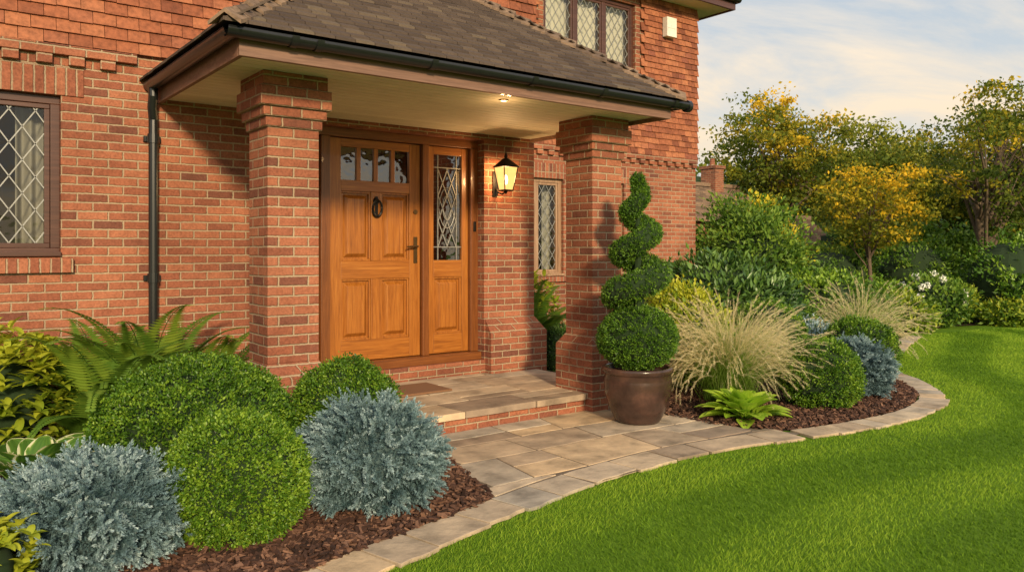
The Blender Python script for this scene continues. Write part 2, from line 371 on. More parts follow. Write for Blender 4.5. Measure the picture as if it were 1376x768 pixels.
def hosta(loc,label,n=34,L=.2,W=.12,var=0,name='hosta',e0=80,e1=48,droop=1.25,pet=.7,ns=9):
    parts=[]
    for i in range(n):
        f=i/n; az=i*2.399+random.uniform(-.3,.3); el=math.radians(e0-e1*f+random.uniform(-8,8))
        s=random.uniform(.75,1.1)*(.8+.3*f)
        parts+=leafgrid((random.uniform(-.03,.03),random.uniform(-.03,.03),.0),az,el,L*s,W*s,random.uniform(.15,.5) if var else random.uniform(.3,.8),var,droop=droop,pet=pet,na=12 if var else 8,ns=ns)
    o=build(name,parts,[M_host if var else M_hostg],loc,smooth=True); return thing(o,label,'plant')
def leafy(name,loc,R,label,mat,n=380,L=.09,W=.04,cz=None,tb=.5):
    parts=[]; cz=R[2]*.9 if cz is None else cz
    for i in range(n):
        d=rdir(1)[0]; r=random.uniform(.45,1)**.5
        p=d*np.array(R)*r+[0,0,cz]
        if p[2]<.05: continue
        az=math.atan2(d[1],d[0])+random.uniform(-.5,.5); t0=random.uniform(.0,.35)+tb*.4+.45*(p[2]/(cz+R[2]))-.15
        k=random.choice([3,4,5])
        for j in range(k):
            parts+=leafgrid(p,az+j*2*math.pi/k+random.uniform(-.3,.3),random.uniform(.1,1.0),L*random.uniform(.7,1.25),W*random.uniform(.8,1.2),t0+random.uniform(-.12,.12),0,droop=.9,ns=3,na=2,fold=.3,pet=.15)[:1]
    parts.append(ellipsoid((0,0,cz),np.array(R)*.6,1,.3,zmin=-.01))
    o=build(name,parts,[mat,M_core],loc,smooth=True); return thing(o,label,'shrub')
def grass_clump(loc,label,n=900,H=1.1,lean=(0,0),seed=0):
    parts=[];segs=10
    az=rng.uniform(0,2*math.pi,n); el=np.radians(rng.uniform(54,89,n)); L=H*rng.uniform(.45,1.15,n); dr=rng.uniform(.4,2.3,n)
    p=np.stack([rng.normal(size=n)*.07,rng.normal(size=n)*.07,np.zeros(n)],1); w=rng.uniform(.0013,.0026,n)
    cen=[p]; dd=[]
    for s in range(segs):
        f=(s+1)/segs; e=el-dr*f**2.0
        dv=np.stack([np.cos(az)*np.cos(e)+lean[0]*f,np.sin(az)*np.cos(e)+lean[1]*f,np.sin(e)],1); dv=unit(dv)
        p=p+dv*(L/segs)[:,None]; cen.append(p); dd.append(dv)
    side=unit(np.stack([-np.sin(az)+rng.normal(size=n)*.5,np.cos(az)+rng.normal(size=n)*.5,rng.normal(size=n)*.2],1))
    kind=rng.uniform(0,1,n)
    V=[];T=[]
    for s,c in enumerate(cen):
        f=s/segs; ww=(w*(1-f*.9))[:,None]
        V.append(c-side*ww); V.append(c+side*ww); t=np.where(kind>.68,.08+.95*f**1.9,.05+.42*f)+rng.normal(size=n)*.05
        T+= [t,t]
    V=np.stack(V,1); T=np.stack(T,1); k=2*(segs+1)
    idx=np.arange(n)[:,None]*k
    F=np.concatenate([np.stack([idx[:,0]+2*s,idx[:,0]+2*s+1,idx[:,0]+2*s+3,idx[:,0]+2*s+2],1) for s in range(segs)])
    parts.append((V.reshape(-1,3),F,T.ravel(),0))
    sel=np.where((kind>.76)&(L>H*.7))[0]
    for s in (5,6,7,8,9):
        m=40; c=np.repeat(cen[s][sel],m,0); d=np.repeat(dd[s][sel],m,0)
        c=c+d*rng.uniform(0,1,(len(c),1))*(H/segs)*.98
        parts.append(kites(c,d*1.0+rdir(len(c))*.40,rng.uniform(.02,.045,len(c)),.0013,rng.uniform(.78,1,len(c))))
    o=build('ornamental_grass',parts,[M_grassy],loc); return thing(o,label,'grass plant','clumps of feathery ornamental grass')
def tree(loc,H,cc,cr,label,mat,tr=.08,lean=(0,0),clumps=150,per=70,L=.09,clr=.28,fork=.4,limbs=14,seed=2,tb=0,name='tree'):
    e=empty(name,loc); thing(e,label,'tree')
    cc=np.array(cc,float); cr=np.array(cr,float); parts=[]
    top=np.array([lean[0],lean[1],cc[2]-cr[2]*.3])
    tp=[np.array([0,0,-.1]),np.array([lean[0]*.15+.03,lean[1]*.15,top[2]*.3]),np.array([lean[0]*.5-.04,lean[1]*.5,top[2]*.6]),top]
    parts+=tube(tp,[tr*1.3,tr,tr*.85,tr*.6],10,0,.5)
    d=rdir(clumps); r=rng.uniform(.15,1,clumps)**.5*(1+.36*lowf(d,seed,5,3.2))
    c=cc+d*cr*r[:,None]
    for i in range(limbs):
        t=c[i*(clumps//limbs)]; f=random.uniform(fork,1); k=min(2,int(f*3)); g=f*3-k; s=tp[k]*(1-g)+tp[k+1]*g
        mid=(s+t)/2+np.array([0,0,.12*np.linalg.norm(t-s)])+rng.normal(size=3)*.08
        parts+=tube([s,s*.6+mid*.4,mid,mid*.5+t*.5,t],[tr*.5,tr*.4,tr*.3,tr*.18,tr*.06],6,0,.4,False)
        for q in range(4):
            t2=c[random.randrange(clumps)]
            if np.linalg.norm(t2-mid)<cr[0]*.9: parts+=tube([mid,(mid+t2)/2+[0,0,.05],t2],[tr*.22,tr*.14,tr*.04],5,0,.4,False)
    tk=build('trunk',parts,[M_bark],(0,0,0),smooth=True); tk.parent=e
    n=clumps; tt=rng.uniform(.0,.75,n)+.25*(c[:,2]-cc[2])/cr[2]+.25*lowf(d,seed+9,5,3)+tb
    sz=rng.uniform(.45,1.2,n)
    P=np.repeat(c,per,0)+np.clip(rng.normal(size=(n*per,3)),-1.9,1.9)*clr*[1,1,.5]*np.repeat(sz,per)[:,None]
    D=rdir(n*per)+[0,0,-.25]; T=np.repeat(tt,per)+rng.normal(size=n*per)*.09
    LL=rng.uniform(.7,1.3,n*per)*L
    o=build('crown',[kites(P,D,LL,LL*.62,T,0,.1)],[mat],(0,0,0)); o.parent=e
    return e
# ------------------------------------------------------------------ layout curves
C=[(-3,1.6),(-1.2,2.15),(0,2.6),(.9,2.86),(1.65,3.06),(2.23,3.2),(2.98,3.38),(3.6,3.46),(4.2,3.48),(4.94,3.38),(5.5,3.26),(6.1,3.17),(6.7,3.16),(7.3,3.26),(7.9,3.52),(8.45,3.98),(8.95,4.5),(9.7,4.95),(11.2,5.5),(13.2,6.2)]
def smooth(pts,n=8):
    out=[];P=[np.array(p,float) for p in pts]
    for i in range(len(P)-1):
        p0=P[max(0,i-1)];p1=P[i];p2=P[i+1];p3=P[min(len(P)-1,i+2)]
        for k in range(n):
            t=k/n; out.append(.5*((2*p1)+(-p0+p2)*t+(2*p0-5*p1+4*p2-p3)*t*t+(-p0+3*p1-3*p2+p3)*t**3))
    out.append(P[-1]); return np.array(out)
CS=smooth(C)
def pip(P,poly):
    x=P[:,0];y=P[:,1];ins=np.zeros(len(P),bool); n=len(poly)
    for i in range(n):
        x1,y1=poly[i];x2,y2=poly[(i+1)%n]
        if y1==y2: continue
        cnd=((y1>y)!=(y2>y))&(x<(x2-x1)*(y-y1)/(y2-y1)+x1); ins^=cnd
    return ins
FAR=[(15,6.0),(17,5.2),(20,3.5),(26,-2)]
lawnpoly=list(map(tuple,CS))+FAR+[(30,-30),(-20,-30),(-20,1.6)]
def polyobj(name,poly,z,mat):
    me=bpy.data.meshes.new(name); me.from_pydata([(p[0],p[1],z) for p in poly],[],[list(range(len(poly)))]); me.materials.append(mat)
    o=bpy.data.objects.new(name,me); COL.objects.link(o); return o
g=polyobj('ground',[(-150,-150),(200,-150),(200,200),(-150,200)],0,M_lawn); g['kind']='structure'; g['label']='wide green mown lawn ground'; g['category']='ground'
def offs(P,d):
    T=np.gradient(P,axis=0); T/=np.linalg.norm(T,axis=1)[:,None]; return P+np.stack([-T[:,1],T[:,0]],1)*d
EW=.25
inner=offs(CS,EW)
left=[tuple(p) for p in inner if p[0]<2.62]+[(2.62,3.62),(2.88,4.6),(2.88,5.02),(1.6,5.02),(1.6,6.6),(-6,6.6),(-6,1.9)]
right=[(5.08,4.98),(5.03,4.4),(5.05,3.98),(5.3,3.6)]+[tuple(p) for p in inner if p[0]>5.45]+[(15,6.6),(20,5),(27,2),(34,8),(22,22),(10,20),(10.15,8.5),(5.1,8.5)]
for nm,pl,lb in (('mulch_bed',left,'dark bark mulch bed beneath the shrubs'),('mulch_bed',right,'curved bark mulch border beside the lawn')):
    o=polyobj(nm,pl,.008,M_mulch); o['kind']='structure'; o['label']=lb; o['category']='flower bed'
def chips(pl,n,box,name):
    P=np.stack([rng.uniform(box[0],box[1],n),rng.uniform(box[2],box[3],n)],1); P=P[pip(P,pl)]; n=len(P)
    P=np.concatenate([P,rng.uniform(.010,.034,(n,1))],1)
    D=rdir(n)*[1,1,.35]; nn=unit(rdir(n)*.5+[0,0,1])
    L=rng.uniform(.018,.06,n); L2=L*rng.uniform(.25,.5,n)
    D=unit(D); S=unit(np.cross(D,nn)); L=L[:,None];W=L2[:,None]; U=np.cross(S,D)*.004
    q=[P-D*L/2-S*W/2,P+D*L/2-S*W*.4,P+D*L/2+S*W*.35,P-D*L/2+S*W/2]
    V=np.stack([a-U for a in q]+[a+U for a in q],1).reshape(-1,3)
    F=(np.arange(n)[:,None,None]*8+HEX[None]).reshape(-1,4)
    o=build(name,[(V,F,np.repeat(rng.uniform(0,1,n)**1.3,8),0)],[M_mulch]); thing(o,'loose dark bark chips on the bed','bark chips',kind='stuff')
chips(left,26000,(-.2,2.9,2.5,5.1),'bark_chips')
chips(right,26000,(5,9.4,3.2,5.6),'bark_chips')
# ------------------------------------------------------------------ paving
def flag(parts,poly,z0,z1,t=None,bev=.004):
    poly=np.array(poly,float); n=len(poly); c=poly.mean(0)
    t=random.random() if t is None else t
    d=poly-c; r=np.linalg.norm(d,axis=1)[:,None]; ins=c+d*(1-bev/np.maximum(r,.03))
    zz=z1+random.uniform(-.0015,.0015)
    V=[(p[0],p[1],z0) for p in poly]+[(p[0],p[1],zz-bev*.5) for p in poly]+[(p[0],p[1],zz) for p in ins]
    F=[[i,(i+1)%n,n+(i+1)%n,n+i] for i in range(n)]+[[n+i,n+(i+1)%n,2*n+(i+1)%n,2*n+i] for i in range(n)]
    parts.append((np.array(V),np.array(F),t,0)); parts.append((np.array([V[2*n+i] for i in range(n)]),np.array([list(range(n))]),t,0))
def cy(x): return np.interp(x,CS[:,0],CS[:,1])
def rows(parts,xl,xr,ys,z0,z1,lower=None,wmin=.35,wmax=.85,gap=.016,sk=.05,warp=0):
    wf=lambda x,y: warp*np.sin(1.7*x+2.1*y)+warp*.6*np.sin(3.9*x+y)
    for i in range(len(ys)-1):
        y0,y1=ys[i],ys[i+1]; x=xl(.5*(y0+y1)) ; xe=xr(.5*(y0+y1)); ks=0
        fix0=(i==0); fix1=(i==len(ys)-2)
        while x<xe-.05:
            w=random.uniform(wmin,wmax)
            if xe-(x+w)<wmin*.6: w=xe-x
            x1=min(x+w,xe); kn=random.uniform(-sk,sk) if x1<xe-.01 else 0
            splits=[(y0,y1)]
            if random.random()<.45 and w<.7 and y1-y0>.36: ym=y0+(y1-y0)*random.uniform(.35,.65); splits=[(y0,ym),(ym,y1)]
            for (ya,yb) in splits:
                k=8; f=np.linspace(0,1,k)
                fa=(ya-y0)/(y1-y0)-.5; fb=(yb-y0)/(y1-y0)-.5
                L0,R0=x+gap/2+ks*fa,x1-gap/2+kn*fa; L1,R1=x+gap/2+ks*fb,x1-gap/2+kn*fb
                xa=L0+(R0-L0)*f; xb=L1+(R1-L1)*f
                lo=ya+gap/2+np.array([random.uniform(-.005,.005) for _ in range(k)])+(0 if fix0 and ya==y0 else wf(xa,ya))
                hi=yb-gap/2+np.array([random.uniform(-.005,.005) for _ in range(k)])+(0 if fix1 and yb==y1 else wf(xb,yb))
                if lower is not None: lo=np.maximum(lo,lower(xa)+gap)
                ok=hi-lo>.03
                if ok.sum()>=2:
                    poly=[(a,b) for a,b in zip(xa[ok],lo[ok])]+[(a,b) for a,b in zip(xb[ok][::-1],hi[ok][::-1])]
                    flag(parts,poly,z0,z1)
            x=x1; ks=kn
base=polyobj('path_bedding',[(2.5,3.35),(3.0,3.42),(4.2,3.5),(5.1,3.4),(5.35,3.42),(5.2,3.7),(5.1,4.0),(5.1,5.06),(2.84,5.06),(2.84,4.6),(2.58,3.6)],.0155,M_grout); base['kind']='structure'; base['label']='mortar bedding between the paving slabs'; base['category']='path'
parts=[]
B1=.27
lowc=lambda x: cy(x)+B1
rows(parts,lambda y:2.6+max(0,(y-3.6))*.27,lambda y:5.12 if y>3.95 else 5.3,[3.3,3.72,4.22,4.62,5.02],.009,.0205,lowc,.34,.8,gap=.015,warp=.025,sk=.10)
def band(parts,x0,x1,w,wmin,wmax,d0=0.0):
    P=CS[(CS[:,0]>x0)&(CS[:,0]<x1)]; P=offs(P,d0); seg=np.linalg.norm(np.diff(P,axis=0),axis=1); s=np.concatenate([[0],np.cumsum(seg)])
    Q=offs(P,w); pos=0
    at=lambda A,q:np.array([np.interp(q,s,A[:,0]),np.interp(q,s,A[:,1])])
    while pos<s[-1]-.1:
        l=random.uniform(wmin,wmax); e=min(pos+l,s[-1]); g=.008; qs=np.linspace(pos+g,e-g,5)
        j=lambda k=.010:np.array([random.uniform(-k,k),random.uniform(-k,k)])
        o1=random.uniform(-.018,.018)
        a=[at(P,q)+j()+[0,o1] for q in qs]; b=[at(Q,q)+j(.007) for q in qs[::-1]]
        flag(parts,a+b,.002,.021); pos=e
band(parts,-2.8,5.25,.262,.24,.6)
band(parts,5.25,12.9,.23,.16,.36)
o=build('garden_path',parts,[M_stone]); o['kind']='structure'; o['label']='sandstone flag path curving round the lawn'; o['category']='path'
# ------------------------------------------------------------------ lawn blades
N=780000
r=rng.uniform(0,1,N)**.95*15.2+2.3; a=math.radians(37.3)+np.radians(rng.uniform(-33,42,N))
P=np.stack([r*np.sin(a),r*np.cos(a)],1); k=pip(P,lawnpoly); P=P[k]; r=r[k]; n=len(P)
dm=np.full(n,1e9)
CD=CS[::2]
for q in CD: dm=np.minimum(dm,np.hypot(P[:,0]-q[0],P[:,1]-q[1]))
stripe=np.tanh(2.0*np.sin(dm*math.pi/.55+.4))
nz=np.sin(P[:,0]*1.9+1.3*np.sin(P[:,1]*2.3))*np.sin(P[:,1]*1.7+P[:,0]*.6)+.6*np.sin(P[:,0]*5.1+2*np.sin(P[:,1]*4.3))
hgt=rng.uniform(.010,.021,n)*(1+.03*r)*(1+.10*nz); w=(.0008+.00034*r)*rng.uniform(.7,1.3,n)
az=rng.uniform(0,6.28,n)
lean=np.stack([np.cos(az),np.sin(az)],1)*.7+stripe[:,None]*np.array([.3,-.15])
az2=rng.uniform(0,6.28,n); sd=np.stack([np.cos(az2),np.sin(az2)],1)
b0=np.concatenate([P-sd*w[:,None],np.zeros((n,1))],1); b1=np.concatenate([P+sd*w[:,None],np.zeros((n,1))],1)
tp=np.concatenate([P+lean*hgt[:,None],hgt[:,None]],1)
T=.5+.20*stripe+.08*nz+rng.normal(size=n)*.17
V=np.stack([b0,b1,tp],1).reshape(-1,3)
TT=np.stack([T-.22,T-.22,T+.12],1).ravel()
o=build('lawn_grass',[(V,np.arange(3*n).reshape(n,3),TT,0)],[M_lawnblade]); thing(o,'short mown grass blades with curved stripes','lawn',kind='stuff')
# ------------------------------------------------------------------ house
house=empty('brick_house',(2,6.6,0)); thing(house,'red brick house with tile hung upper floor and pillared porch','house')
YW=6.45; YR=8.45; XE=5.2; XR=10.2
w=MB()
def wallpieces(w,x0,x1,z0,z1,y0,y1,ops):
    xs=sorted(set([x0,x1]+[o[0] for o in ops]+[o[1] for o in ops]))
    for a,b in zip(xs[:-1],xs[1:]):
        z=z0
        for o in sorted([o for o in ops if o[0]<=a+1e-6 and o[1]>=b-1e-6],key=lambda o:o[2]):
            if o[2]>z: w.box(a,b,y0,y1,z,o[2],0,.5)
            z=o[3]
        if z1>z: w.box(a,b,y0,y1,z,z1,0,.5)
wallpieces(w,-6,XE,-.1,5.3,YW,YW+.3,[(-.35,.857,1.35,2.5),(2.25,4.56,.30,2.49)])
wallpieces(w,XE,XR,-.1,5.3,YR,YR+.3,[(6.4,7.35,1.03,2.39),(7.8,8.56,1.03,2.39),(6.98,8.8,4.0,5.12)])
w.box(XE-.3,XE,YW+.3,YR+.3,-.1,5.3,0,.5); w.box(XR-.3,XR,YR+.3,17,-.1,5.3,0,.5); w.box(-6,-5.7,YW+.3,17,-.1,5.3,0,.5)
w.box(4.575,XE+.09,YW-.10,YW-.002,.1,.56,0,.5); w.frust((4.575,XE+.09,YW-.10,YW-.002),.56,(4.575,XE+.004,YW-.004,YW-.002),.70,0,.5)
w.box(XE+.002,XE+.09,YW-.002,YR-.01,-.1,.56,0,.5)
w.obj('wall',[M_brick],house)
def one(name,bx,mats,bevel=.003):
    s=MB(); s.box(*bx,0,.5); return s.obj(name,mats,house,bevel=bevel)
one('brick_lintel',(-.5,1.0,YW-.012,YW-.002,2.5,2.7),[M_sold]); one('brick_sill',(-.42,.93,YW-.045,YW-.002,1.235,1.335),[M_sold])
one('brick_lintel',(6.3,7.45,YR-.012,YR-.002,2.39,2.6),[M_sold]); one('brick_lintel',(7.7,8.66,YR-.012,YR-.002,2.39,2.6),[M_sold])
one('brick_sill',(6.35,7.4,YR-.05,YR-.002,.95,1.02),[M_sold]); one('brick_sill',(7.75,8.6,YR-.05,YR-.002,.95,1.02),[M_sold])
def corbel(x0,x1,y):
    c=MB(); x=x0
    while x<x1-.05:
        c.box(x,x+.10,y-.045,y-.002,2.715,2.782,0,.5); x+=.203
    c.box(x0,x1,y-.05,y-.002,2.784,2.855,0,.5)
    c.obj('corbel_course',[M_brick],house,bevel=.004)
corbel(-6,1.35,YW); corbel(XE+.02,XR,YR)
th=MB()
def hang(th,x0,x1,z0,z1,y,ops=()):
    z=z0;row=0
    while z<z1:
        x=x0-(row%2)*.078
        while x<x1:
            a=max(x+.002,x0);b=min(x+.153,x1); zz=z+random.uniform(-.004,.004)
            if b-a>.02 and not any(a<o[1] and b>o[0] and zz+.11>o[2] and zz<o[3] for o in ops):
                d=random.uniform(0,.006)
                th.hexa([(a,y-.042-d,zz),(b,y-.042-random.uniform(0,.006),zz),(b,y-.028,zz),(a,y-.028,zz),(a,y-.02,zz+.125),(b,y-.02,zz+.125),(b,y-.004,zz+.125),(a,y-.004,zz+.125)],0)
            x+=.155
        z+=.09;row+=1
hang(th,-2.2,XE-.0,2.86,5.2,YW); hang(th,XE+.05,XR+.03,2.86,5.22,YR,[(6.9,8.88,3.9,5.25)])
th.obj('hung_tiles',[M_tilehang],house)
r_=MB()
def slab(x0,x1,ya,za,yb,zb):
    r_.hexa([(x0,ya,za),(x1,ya,za),(x1,yb,zb),(x0,yb,zb),(x0,ya,za+.12),(x1,ya,za+.12),(x1,yb,zb+.12),(x0,yb,zb+.12)],0,.4)
slab(-6.4,XE+.4,YW-.42,5.38,11.5,9.3); slab(XE+.42,XR+.45,YR-.42,5.38,12.8,8.7); slab(XE+.42,XR+.45,17.2,5.38,12.81,8.7)
rf=r_.obj('roof',[M_roof],house)
e_=MB(); e_.box(-6.4,XE+.4,YW-.4,YW+.0,5.3,5.36,0,.5); e_.box(XE+.42,XR+.42,YR-.4,YR-.002,5.3,5.36,0,.5); e_.box(XR+.002,XR+.42,YR+.0,17,5.3,5.36,0,.5)
o=e_.obj('soffit',[M_soffit],rf)
e_=MB(); e_.box(-6.4,XE+.4,YW-.44,YW-.402,5.28,5.46,0,.5); e_.box(XE+.42,XR+.46,YR-.44,YR-.402,5.28,5.46,0,.5); e_.box(XR+.422,XR+.46,YR-.40,17,5.28,5.46,0,.5)
e_.obj('fascia',[M_dark],rf)
e_=MB(); e_.tube([(XE+.4,YR-.49,5.44),(XR+.5,YR-.49,5.44)],.05); e_.tube([(XR+.5,YR-.49,5.44),(XR+.5,17,5.44)],.05)
e_.obj('gutter',[M_black],rf,smooth=True)
def lattice(mb,x0,x1,z0,z1,y,sx,sz,th=.007):
    for sg in (1,-1):
        kmax=int((x1-x0)/sx+(z1-z0)/sz)+3
        for k_ in range(-kmax,kmax+1):
            m=sg*sz/sx; pts=[]
            for xx in (x0,x1):
                zz=z0+m*(xx-x0-k_*sx)
                if z0<=zz<=z1: pts.append((xx,zz))
            for zz in (z0,z1):
                xx=x0+k_*sx+(zz-z0)/m
                if x0<xx<x1: pts.append((xx,zz))
            if len(pts)<2: continue
            p,q=pts[0],pts[-1]
            L=math.hypot(q[0]-p[0],q[1]-p[1])
            if L<.02: continue
            nx,nz_=-(q[1]-p[1])/L*th/2,(q[0]-p[0])/L*th/2
            mb.hexa([(p[0]-nx,y-.003,p[1]-nz_),(q[0]-nx,y-.003,q[1]-nz_),(q[0]+nx,y-.003,q[1]+nz_),(p[0]+nx,y-.003,p[1]+nz_),
                     (p[0]-nx,y+.003,p[1]-nz_),(q[0]-nx,y+.003,q[1]-nz_),(q[0]+nx,y+.003,q[1]+nz_),(p[0]+nx,y+.003,p[1]+nz_)],0,.5)
def curtain(parts,x0,x1,z0,z1,y,t=.6):
    n=60; xs=np.linspace(x0,x1,n); ys=y+.03*np.sin(xs*70)+.012*np.sin(xs*31)
    V=[(a,b,z0) for a,b in zip(xs,ys)]+[(a,b,z1) for a,b in zip(xs,ys)]
    parts.append((np.array(V),np.array([[i,i+1,n+i+1,n+i] for i in range(n-1)]),t,0))
def window(x0,x1,z0,z1,y,casem,fm,sx,sz,cur,fw=.055,ct=.6,cd=.28):
    f=MB(); yf=y+.05; yb=y+.13
    f.box(x0,x1,yf,yb,z0,z0+fw,0,.5); f.box(x0,x1,yf,yb,z1-fw,z1,0,.5)
    f.box(x0,x0+fw,yf,yb,z0+fw,z1-fw,0,.5); f.box(x1-fw,x1,yf,yb,z0+fw,z1-fw,0,.5)
    f.box(x0+.001,x1-.001,y-.03,yf-.001,z0+.001,z0+.035,0,.5)
    cells=[]; cw=(x1-x0-2*fw)/casem
    for i in range(casem):
        a=x0+fw+i*cw; b=a+cw
        if i>0: f.box(a-.03,a+.03,yf+.002,yb,z0+fw,z1-fw,0,.5)
        a2=a+(.03 if i>0 else 0)+.002; b2=b-(.03 if i<casem-1 else 0)-.002; k=.035
        f.box(a2,b2,yf+.012,yb-.02,z0+fw+.001,z0+fw+k,0,.5); f.box(a2,b2,yf+.012,yb-.02,z1-fw-k,z1-fw-.001,0,.5)
        f.box(a2,a2+k,yf+.012,yb-.02,z0+fw+k,z1-fw-k,0,.5); f.box(b2-k,b2,yf+.012,yb-.02,z0+fw+k,z1-fw-k,0,.5)
        cells.append((a2+k,b2-k,z0+fw+k,z1-fw-k))
    wo=f.obj('window',[fm],house,bevel=.004)
    g_=MB(); l_=MB()
    for a,b,c0,c1 in cells:
        g_.pane(a,b,yb-.043,c0,c1); lattice(l_,a,b,c0,c1,yb-.052,sx,sz,.008)
    g_.obj('window_pane',[M_glass],wo); l_.obj('lead_lattice',[M_lead],wo)
    for (a,b) in cur:
        cp=[]; curtain(cp,a,b,z0,z1,y+cd,ct+random.uniform(-.1,.1)); build('curtain',cp,[M_curtain],parent=wo,smooth=True)
    rm=MB(); rm.box(x0-.5,x1+.5,y+1.4,y+1.5,z0-.6,z1+.4,0,.5); rm.obj('interior_wall',[M_room],wo)
window(-.35,.857,1.35,2.5,YW,1,M_dark,.16,.235,[(.60,.86),(-.34,-.1)],fw=.06,ct=.12)
window(6.4,7.35,1.03,2.39,YR,2,M_tan,.13,.2,[(6.4,6.7),(7.2,7.35)])
window(7.8,8.56,1.03,2.39,YR,2,M_tan,.13,.2,[(7.8,8.5)])
window(6.98,8.8,4.0,5.12,YR,3,M_dark,.13,.19,[(6.98,8.8)],ct=.95,cd=.2)
# ------------------------------------------------------------------ porch
porch=MB(); porch.box(1.72,5.12,5.03,6.75,-.1,.118,0,.5); porch.box(2.25,4.56,6.5,6.74,.119,.299,0,.5)
po=porch.obj('porch_step',[M_brick],house)
pf=[]
rows(pf,lambda y:1.70,lambda y:5.15,[4.98,5.36,5.75,6.1,6.49],.12,.17,None,.35,.85,.012,warp=.010)
build('porch_paving',pf,[M_stone],parent=po)
bd=MB(); bd.box(1.73,5.11,4.995,6.48,.1195,.1655,0,.5); bd.obj('porch_mortar',[M_grout],po)
def pillar(x0,y0,s=.35,zb=.17):
    p=MB(); x1=x0+s;y1=y0+s
    e=.065; p.box(x0-e,x1+e,y0-e,y1+e,zb-.17,.56,0,.5); p.frust((x0-e,x1+e,y0-e,y1+e),.56,(x0,x1,y0,y1),.66,0,.5)
    p.box(x0,x1,y0,y1,.66,2.193,0,.5)
    for i,(d,za,zb_) in enumerate([(.018,BH*34,BH*35),(.04,BH*35,BH*36),(.065,BH*36,BH*38),(.045,BH*38,2.545)]):
        p.box(x0-d,x1+d,y0-d,y1+d,za+.0005,zb_,0,.5)
    return p.obj('pillar',[M_brick],house,bevel=.005)
pillar(1.83,5.0); pillar(4.68,5.0)
AX0,AX1,AY=1.38,5.23,4.44; ZE=2.65; TP=.72
rr=MB(); D_=YW-AY-.05
A=[(AX0+.05,AY+.05,ZE-.04),(AX1-.05,AY+.05,ZE-.04),(AX1-.05,YW-.01,ZE-.04),(AX0+.05,YW-.01,ZE-.04),(AX0+D_,YW-.01,ZE-.04+TP*(D_-.03)),(AX1-D_,YW-.01,ZE-.04+TP*(D_-.03))]
rr.p.append((np.array(A),np.array([[0,1,5,4]]),.3,0)); rr.p.append((np.array(A),np.array([[0,4,3],[1,2,5]]),.3,0))
def tiles(rr,O,al,up,length,both,smax):
    al=np.array(al,float);up=np.array(up,float);O=np.array(O,float); g=.062; row=0; s_=0; tw=.132
    pn=np.array([0,0,1.])
    while s_<smax:
        a0=s_ if both[0] else 0; b0=length-(s_ if both[1] else 0)
        x=a0-(row%2)*tw/2; rj=random.uniform(-.002,.002)
        while x<b0:
            a=max(x+.002,a0);b=min(x+tw-.002,b0)
            if b-a>.015:
                s2=s_+.118; l0=random.uniform(0,.003); th_=.017
                def pt(u,ss,h): return O+al*u+up*ss+pn*(TP*ss+h)
                lift=.020+l0+rj
                rr.hexa([pt(a,s_-.005,lift),pt(b,s_-.005,lift+random.uniform(-.0015,.0015)),pt(b,s2,-.004),pt(a,s2,-.004),pt(a,s_-.005,lift+th_),pt(b,s_-.005,lift+th_),pt(b,s2,.008),pt(a,s2,.008)],0)
            x+=tw
        s_+=g;row+=1
tiles(rr,(AX0,AY,ZE),(1,0,0),(0,1,0),AX1-AX0,(1,1),D_)
tiles(rr,(AX0,YW,ZE),(0,-1,0),(1,0,0),YW-AY,(0,1),D_)
tiles(rr,(AX1,AY,ZE),(0,1,0),(-1,0,0),YW-AY,(1,0),D_)
pr=rr.obj('porch_roof',[M_roof],house)
hp=MB()
for ox,sx_ in ((AX0,1),(AX1,-1)):
    n=21
    for i in range(n):
        s0=i*D_/n; s1=s0+D_/n*1.55; j=random.uniform(-.009,.009)
        p0=np.array([ox+sx_*s0,AY+s0,ZE+TP*s0+.055+j]); p1=np.array([ox+sx_*s1,AY+s1,ZE+TP*s1+.03+j])
        sd_=np.array([1,-sx_,0])/1.414
        wd=.10+random.uniform(-.01,.01); dn=np.array([0,0,-.07]); t_=random.random()
        for sg in (1,-1):
            q=[p0,p0+sg*sd_*wd+dn,p1+sg*sd_*wd*.8+dn,p1]; up_=np.array([0,0,.022])
            hp.hexa([*(v for v in q),*(v+up_ for v in q)],0,t_)
hp.obj('hip_tiles',[M_hip],pr)
fl=MB(); fl.box(AX0+D_-.4,AX1-D_+.4,YW-.06,YW-.045,ZE+TP*D_-.05,ZE+TP*D_+.12,0,.5)
fl.obj('lead_flashing',[M_lead],pr)
FX0,FX1,FY=1.5,5.17,4.58
fa=MB(); fa.box(FX0,FX1,FY-.03,FY,2.512,2.645,0,.5); fa.box(FX0-.0,FX0+.03,FY+.001,YW-.002,2.512,2.645,0,.5); fa.box(FX1-.03,FX1,FY+.001,YW-.002,2.512,2.645,0,.5)
fa.obj('fascia',[M_fascia],pr,bevel=.003)
so=MB(); y=FY+.002
while y<YW-.02:
    y2=min(y+.098,YW-.004); so.box(FX0+.032,FX1-.032,y,y2-.008,2.546,2.56,0); y=y2
so.box(FX0+.03,FX1-.03,FY,YW-.01,2.561,2.57,0,0)
so.obj('soffit',[M_soffit],pr)
gu=MB(); gr=.054; gy=FY-.087; gx0=FX0-.055; gx1=FX1+.055
